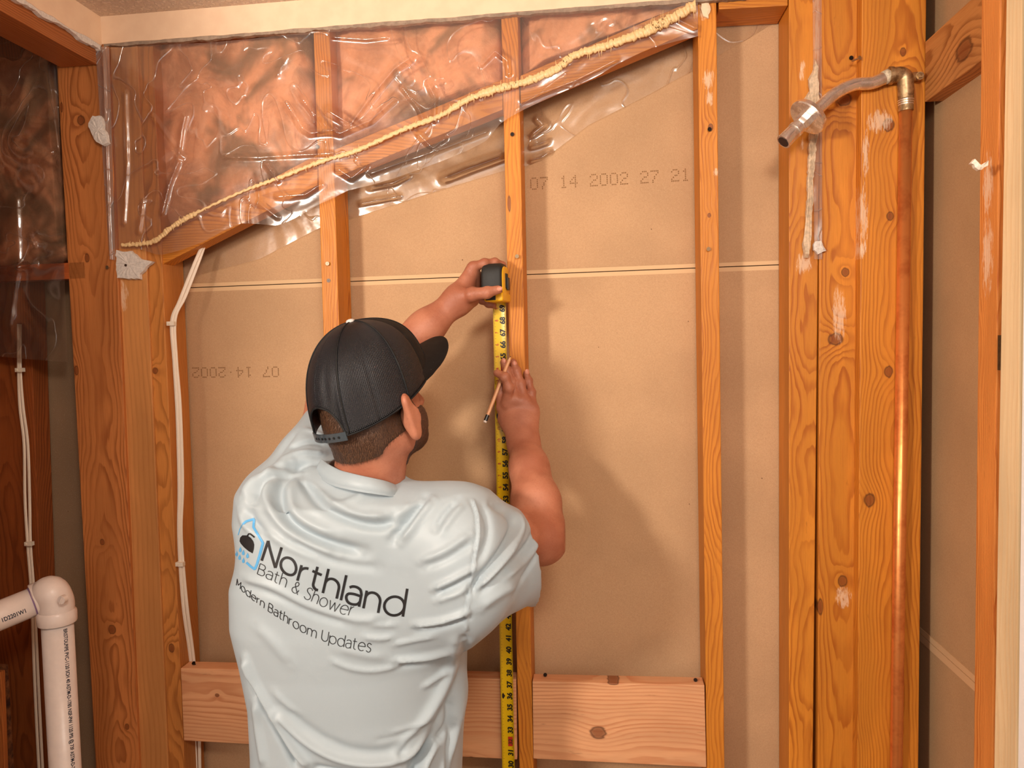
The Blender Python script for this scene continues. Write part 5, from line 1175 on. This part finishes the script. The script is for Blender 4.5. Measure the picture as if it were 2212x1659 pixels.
# brim
V = []; nu, nv = 36, 12
for j in range(nv+1):
    for i in range(nu+1):
        a = (i/nu-.5)*2; th = math.pi+a*1.28; e = shell(th, rimz(th)+.013, -.001); r_ = j/nv; ext = .074*(1-abs(a)**2.6)**.7 if abs(a) < 1 else 0
        x = e[0]*(1-.06*r_); y = e[1]+ext*r_; z = e[2]+.002-.012*max(0, abs(e[0])/.083)**2*r_+.010*r_-.010*(abs(a)**2)*r_
        V.append((x, y, z))
top_ = [Hd(*v) for v in V]; bot_ = [Hd(v[0], v[1], v[2]-.0032) for v in V]; k = nu+1
Fc = [(j*k+i, j*k+i+1, (j+1)*k+i+1, (j+1)*k+i) for j in range(nv) for i in range(nu)]; nf = len(top_)
Fc2 = Fc+[tuple(q+nf for q in f[::-1]) for f in Fc]; rimi = [nv*k+i for i in range(k)]; Fc2 += [(a, b, b+nf, a+nf) for a, b in zip(rimi[:-1], rimi[1:])]
for j in range(nv): Fc2 += [(j*k, (j+1)*k, (j+1)*k+nf, j*k+nf), (j*k+nu, (j+1)*k+nu, (j+1)*k+nu+nf, j*k+nu+nf)]
o = mk('brim', top_+bot_, Fc2, M_capf, CAP, smooth=True, loc=np.array(person.location)); recalc(o); smooth_by_angle(o, .9)
# strap with holes
V = []; nu = 40; M_strap = plain('dark grey plastic strap', (58, 66, 72), .35)
for i in range(nu+1):
    th = (i/nu-.5)*2*.48; 
    for z, g in ((RIMZ-.013, .001), (RIMZ-.013, .0032), (RIMZ+.001, .0034), (RIMZ+.001, .001)): 
        e = shell(th, RIMZ-.02, g); V.append(Hd(e[0], e[1], z-.0*i))
Fc = [(i*4+j, i*4+(j+1) % 4, (i+1)*4+(j+1) % 4, (i+1)*4+j) for i in range(nu) for j in range(4)]+[(0, 1, 2, 3), (nu*4+3, nu*4+2, nu*4+1, nu*4)]
STRAP = mk('strap', V, Fc, M_strap, CAP, loc=np.array(person.location)); recalc(STRAP)
m = MB()
for i in range(7):
    th = -.22+i*.095; e = shell(th, RIMZ-.02, .0032); e2 = shell(th, RIMZ-.02, .0042); m.tube([Hd(e[0], e[1], RIMZ-.006), Hd(e2[0], e2[1], RIMZ-.006)], .0020, 12)
m.build('strap_hole', plain('strap holes', (14, 16, 18), .5), CAP, loc=np.array(person.location))

# --- trousers and shoes (below the frame) ---------------------------
M_tr = plain('dark work trousers', (52, 52, 58), .85, var=.2, scale=120)
tf = [fcone(HIPC+np.array([0, 0, .04]), HIPC+np.array([0, 0, -.03]), .150, .158, .74, (0, 1, 0))]
for hip, kn, an in legs: tf += [cone(hip, kn, .092, .070), cone(kn, an+np.array([0, 0, .02]), .070, .062)]
ft = union(tf, .03)
V, F = surface(lambda P: np.maximum(np.maximum(ft(P), P[:, 2]-(hz+.05)), .075-P[:, 2]), (HIPC[0]-.28, -.52, .05), (HIPC[0]+.28, -.06, hz+.08), .009); fastmesh('trousers', relax(V, F, 2), F, M_tr, person)
M_shoe = plain('work shoe', (60, 46, 36), .6)
for (hip, kn, an), s in zip(legs, (-1, 1)):
    f1 = union([fcone(an+np.array([0, -.03, -.045]), an+np.array([s*.012, .15, -.058]), .046, .038, .9, (0, 0, 1)), cone(an+np.array([0, -.01, -.01]), an+np.array([0, -.005, .01]), .050, .050)], .02)
    V, F = surface(lambda P: np.maximum(f1(P), .002-P[:, 2]), an-np.array([.09, .12, .10]), an+np.array([.09, .23, .07]), .006); fastmesh('shoe', relax(V, F, 1), F, M_shoe, person)

# ================================================================== tape measure
TC = W(1071, 611, -.050); root = empty('tape_measure', TC); tag(root, 'black and yellow tape measure held against the stud, blade hanging down', 'tape measure')
TM = rotm(-.14, 0, .0)
def T(x, y, z): return TC+TM@np.array([x, y, z], float)
def dprof(sx, n=48):
    """case outline in the (depth, height) plane: round top, square foot"""
    P = []
    for i in range(n):
        a = 2*math.pi*i/n; c, s = math.cos(a), math.sin(a); e = 2/3.2; P.append((math.copysign(abs(c)**e, c)*.032*sx, math.copysign(abs(s)**e, s)*.039*sx))
    return P
def case(x0, x1, sx, name, mat, par, bev=.004, yc=0, zc=0):
    m = MB(); V = []; n = 48; rg = [(x0, sx*(1-bev/.035)), (x0+bev*.4, sx*(1-bev*.3/.035)), (x0+bev, sx), (x1-bev, sx), (x1-bev*.4, sx*(1-bev*.3/.035)), (x1, sx*(1-bev/.035))]
    for x, s_ in rg: V += [T(x, p[0]+yc, p[1]+zc) for p in dprof(s_)]
    F = [(j*n+i, j*n+(i+1) % n, (j+1)*n+(i+1) % n, (j+1)*n+i) for j in range(len(rg)-1) for i in range(n)]+[tuple(range(n))[::-1], tuple(range((len(rg)-1)*n, len(rg)*n))]
    m.add(V, F); o = m.build(name, mat, par, smooth=True); recalc(o); smooth_by_angle(o, .7); return o
M_rub = plain('black rubber grip', (30, 30, 28), .6, var=.2, scale=200, bump=.2); M_yel = plain('yellow plastic', (236, 176, 24), .35)
case(-.0235, .0205, 1.0, 'rubber_grip', M_rub, root, .006); case(.0160, .0225, .84, 'case_side', M_yel, root, .003); case(-.0230, -.0190, .70, 'case_side', M_yel, root, .002)
m = MB(); m.box((-.017, -.0335, -.0400), (.0235, .030, -.022), lambda v: T(*v)); o = m.build('case_foot', M_yel, root); bevel(o, .005, 3); smooth_by_angle(o, .6)
m = MB(); m.box((-.0125, -.0350, -.0375), (.0085, -.030, -.0270), lambda v: T(*v)); o = m.build('side_window', M_rub, root); bevel(o, .0015)
m = MB(); m.box((.0215, -.008, -.012), (.0245, .008, .018), lambda v: T(*v)); o = m.build('side_badge', M_rub, root); bevel(o, .001)
m = MB(); m.box((.0235, -.004, -.016), (.027, .012, .010), lambda v: T(*v)); o = m.build('belt_clip', plain('black clip', (20, 20, 20), .4), root); bevel(o, .001)
# blade
bt = W(1078.5, 650, -.014); bl = W(1098, 1640, -.014)
zt_, zb_ = bt[2]+.012, .30; bxz = lambda z: bt[0]+(bl[0]-bt[0])*(z-bt[2])/(bl[2]-bt[2]); HWB = .0137
M_blade = plain('yellow tape blade', (228, 186, 8), .3); nz = 60
def blade_y(s, z): return -.0125-.0022*(s*s)
V = []
for i in range(nz+1):
    z = zb_+(zt_-zb_)*i/nz
    for j in range(9): s = (j/8-.5)*2; V.append((bxz(z)+s*HWB, blade_y(s, z), z))
    for j in range(8, -1, -1): s = (j/8-.5)*2; V.append((bxz(z)+s*HWB, blade_y(s, z)+.0004, z))
k = 18; Fc = [(i*k+j, i*k+(j+1) % k, (i+1)*k+(j+1) % k, (i+1)*k+j) for i in range(nz) for j in range(k)]
BLV, BLF = V, Fc
def inch(n): return W(1080+(666.5-666)*.02, 666.5, -.0125)[2]-(69-n)*.0254
mk_n, mk_t, mk_r = MB(), MB(), MB(); M_num = plain('black tape numerals', (26, 20, 12), .5); M_red = plain('red tape print', (190, 40, 24), .5)
def put(mb, s, size, cx, cz, bold, dist=-.0003):
    V, F = text_flat(s, size, bold); w_ = V[:, 0].max(); h_ = V[:, 1].max(); out = []
    for v in V:
        z = cz+(v[0]-w_/2)*1.0; x = cx-(v[1]-h_/2); s_ = (x-bxz(cz))/HWB; out.append((x, blade_y(s_, z)+dist-.0002, z))
    mb.add(out, F)
for n in range(26, 70):
    z = inch(n)
    if n in (32, 48, 64):
        mk_r.box((bxz(z)+.0005, blade_y(.3, z)-.0012, z-.0105), (bxz(z)+.0105, blade_y(.3, z)-.0004, z+.0105)); put(mk_t, str(n), .0125, bxz(z)+.0055, z, .0003, -.0012)
    else: put(mk_n, str(n), .0150, bxz(z)+.0052, z, .0007)
    if n % 12 == 0:
        c = (bxz(z)-.0085, z); m4 = [(c[0]+dx, blade_y(-.6, z)-.0006, c[1]+dz) for dx, dz in ((0, -.007), (.0045, 0), (0, .007), (-.0045, 0))]; mk_n.add(m4, [(0, 1, 2, 3)])
    elif n > 48: put(mk_r, str(n % 12), .0085, bxz(z)-.0065, z, .0001)
    for e in range(16):
        zz = z-.0127+e*.0254/16; L = {0: .0055, 8: .0055}.get(e % 16, .0040 if e % 4 == 0 else (.003 if e % 2 == 0 else .002))
        if e == 8: L = .006
        for sg in (-1, 1):
            xe = bxz(zz)+sg*HWB*.99; xa, xb = sorted((xe, xe-sg*L)); yy = min(blade_y((xa-bxz(zz))/HWB, zz), blade_y((xb-bxz(zz))/HWB, zz))-.0003
            mk_t.add([(xa, yy, zz-.00022), (xb, yy, zz-.00022), (xb, yy, zz+.00022), (xa, yy, zz+.00022)], [(0, 1, 2, 3)])
M_mk = plain('thin tape marks', (70, 52, 14), .5); m = MB(); m.add(BLV, BLF); cnt = [len(m.F)]
for q in (mk_n, mk_t, mk_r): m.add(q.V, q.F); cnt.append(len(m.F))
BL = m.build('blade', M_blade, root)
for mm in (M_num, M_mk, M_red): BL.data.materials.append(mm)
for p in BL.data.polygons: p.material_index = 0 if p.index < cnt[0] else (1 if p.index < cnt[1] else (2 if p.index < cnt[2] else 3))

# pencil
p0, p1 = W(1103.5, 769, -.026), W(1047, 913, -.075); pd = (p1-p0); PL = np.linalg.norm(pd); pd /= PL
root = empty('pencil', p0); tag(root, 'natural wood pencil with black ferrule held in the right hand', 'pencil')
m = MB(); m.tube([p0+pd*.012, p0+pd*(PL-.017)], .0036, 6); m.build('pencil_body', plain('natural pencil wood', (226, 166, 118), .5), root)
m = MB(); m.tube([p0+pd*.003, p0+pd*.012], [.0011, .0036], 12); m.build('sharpened_cone', plain('shaved pencil wood', (232, 186, 140), .6), root)
m = MB(); m.tube([p0, p0+pd*.003], [.0003, .0011], 8); m.build('lead', M_num, root)
m = MB(); m.tube([p1-pd*.017, p1-pd*.004], .0040, 16); m.build('ferrule', plain('black ferrule', (22, 22, 22), .35), root)
m = MB(); m.tube([p1-pd*.004, p1-pd*.001, p1], [.0036, .0036, .0026], 16); m.build('eraser', plain('white eraser', (240, 226, 214), .6), root)
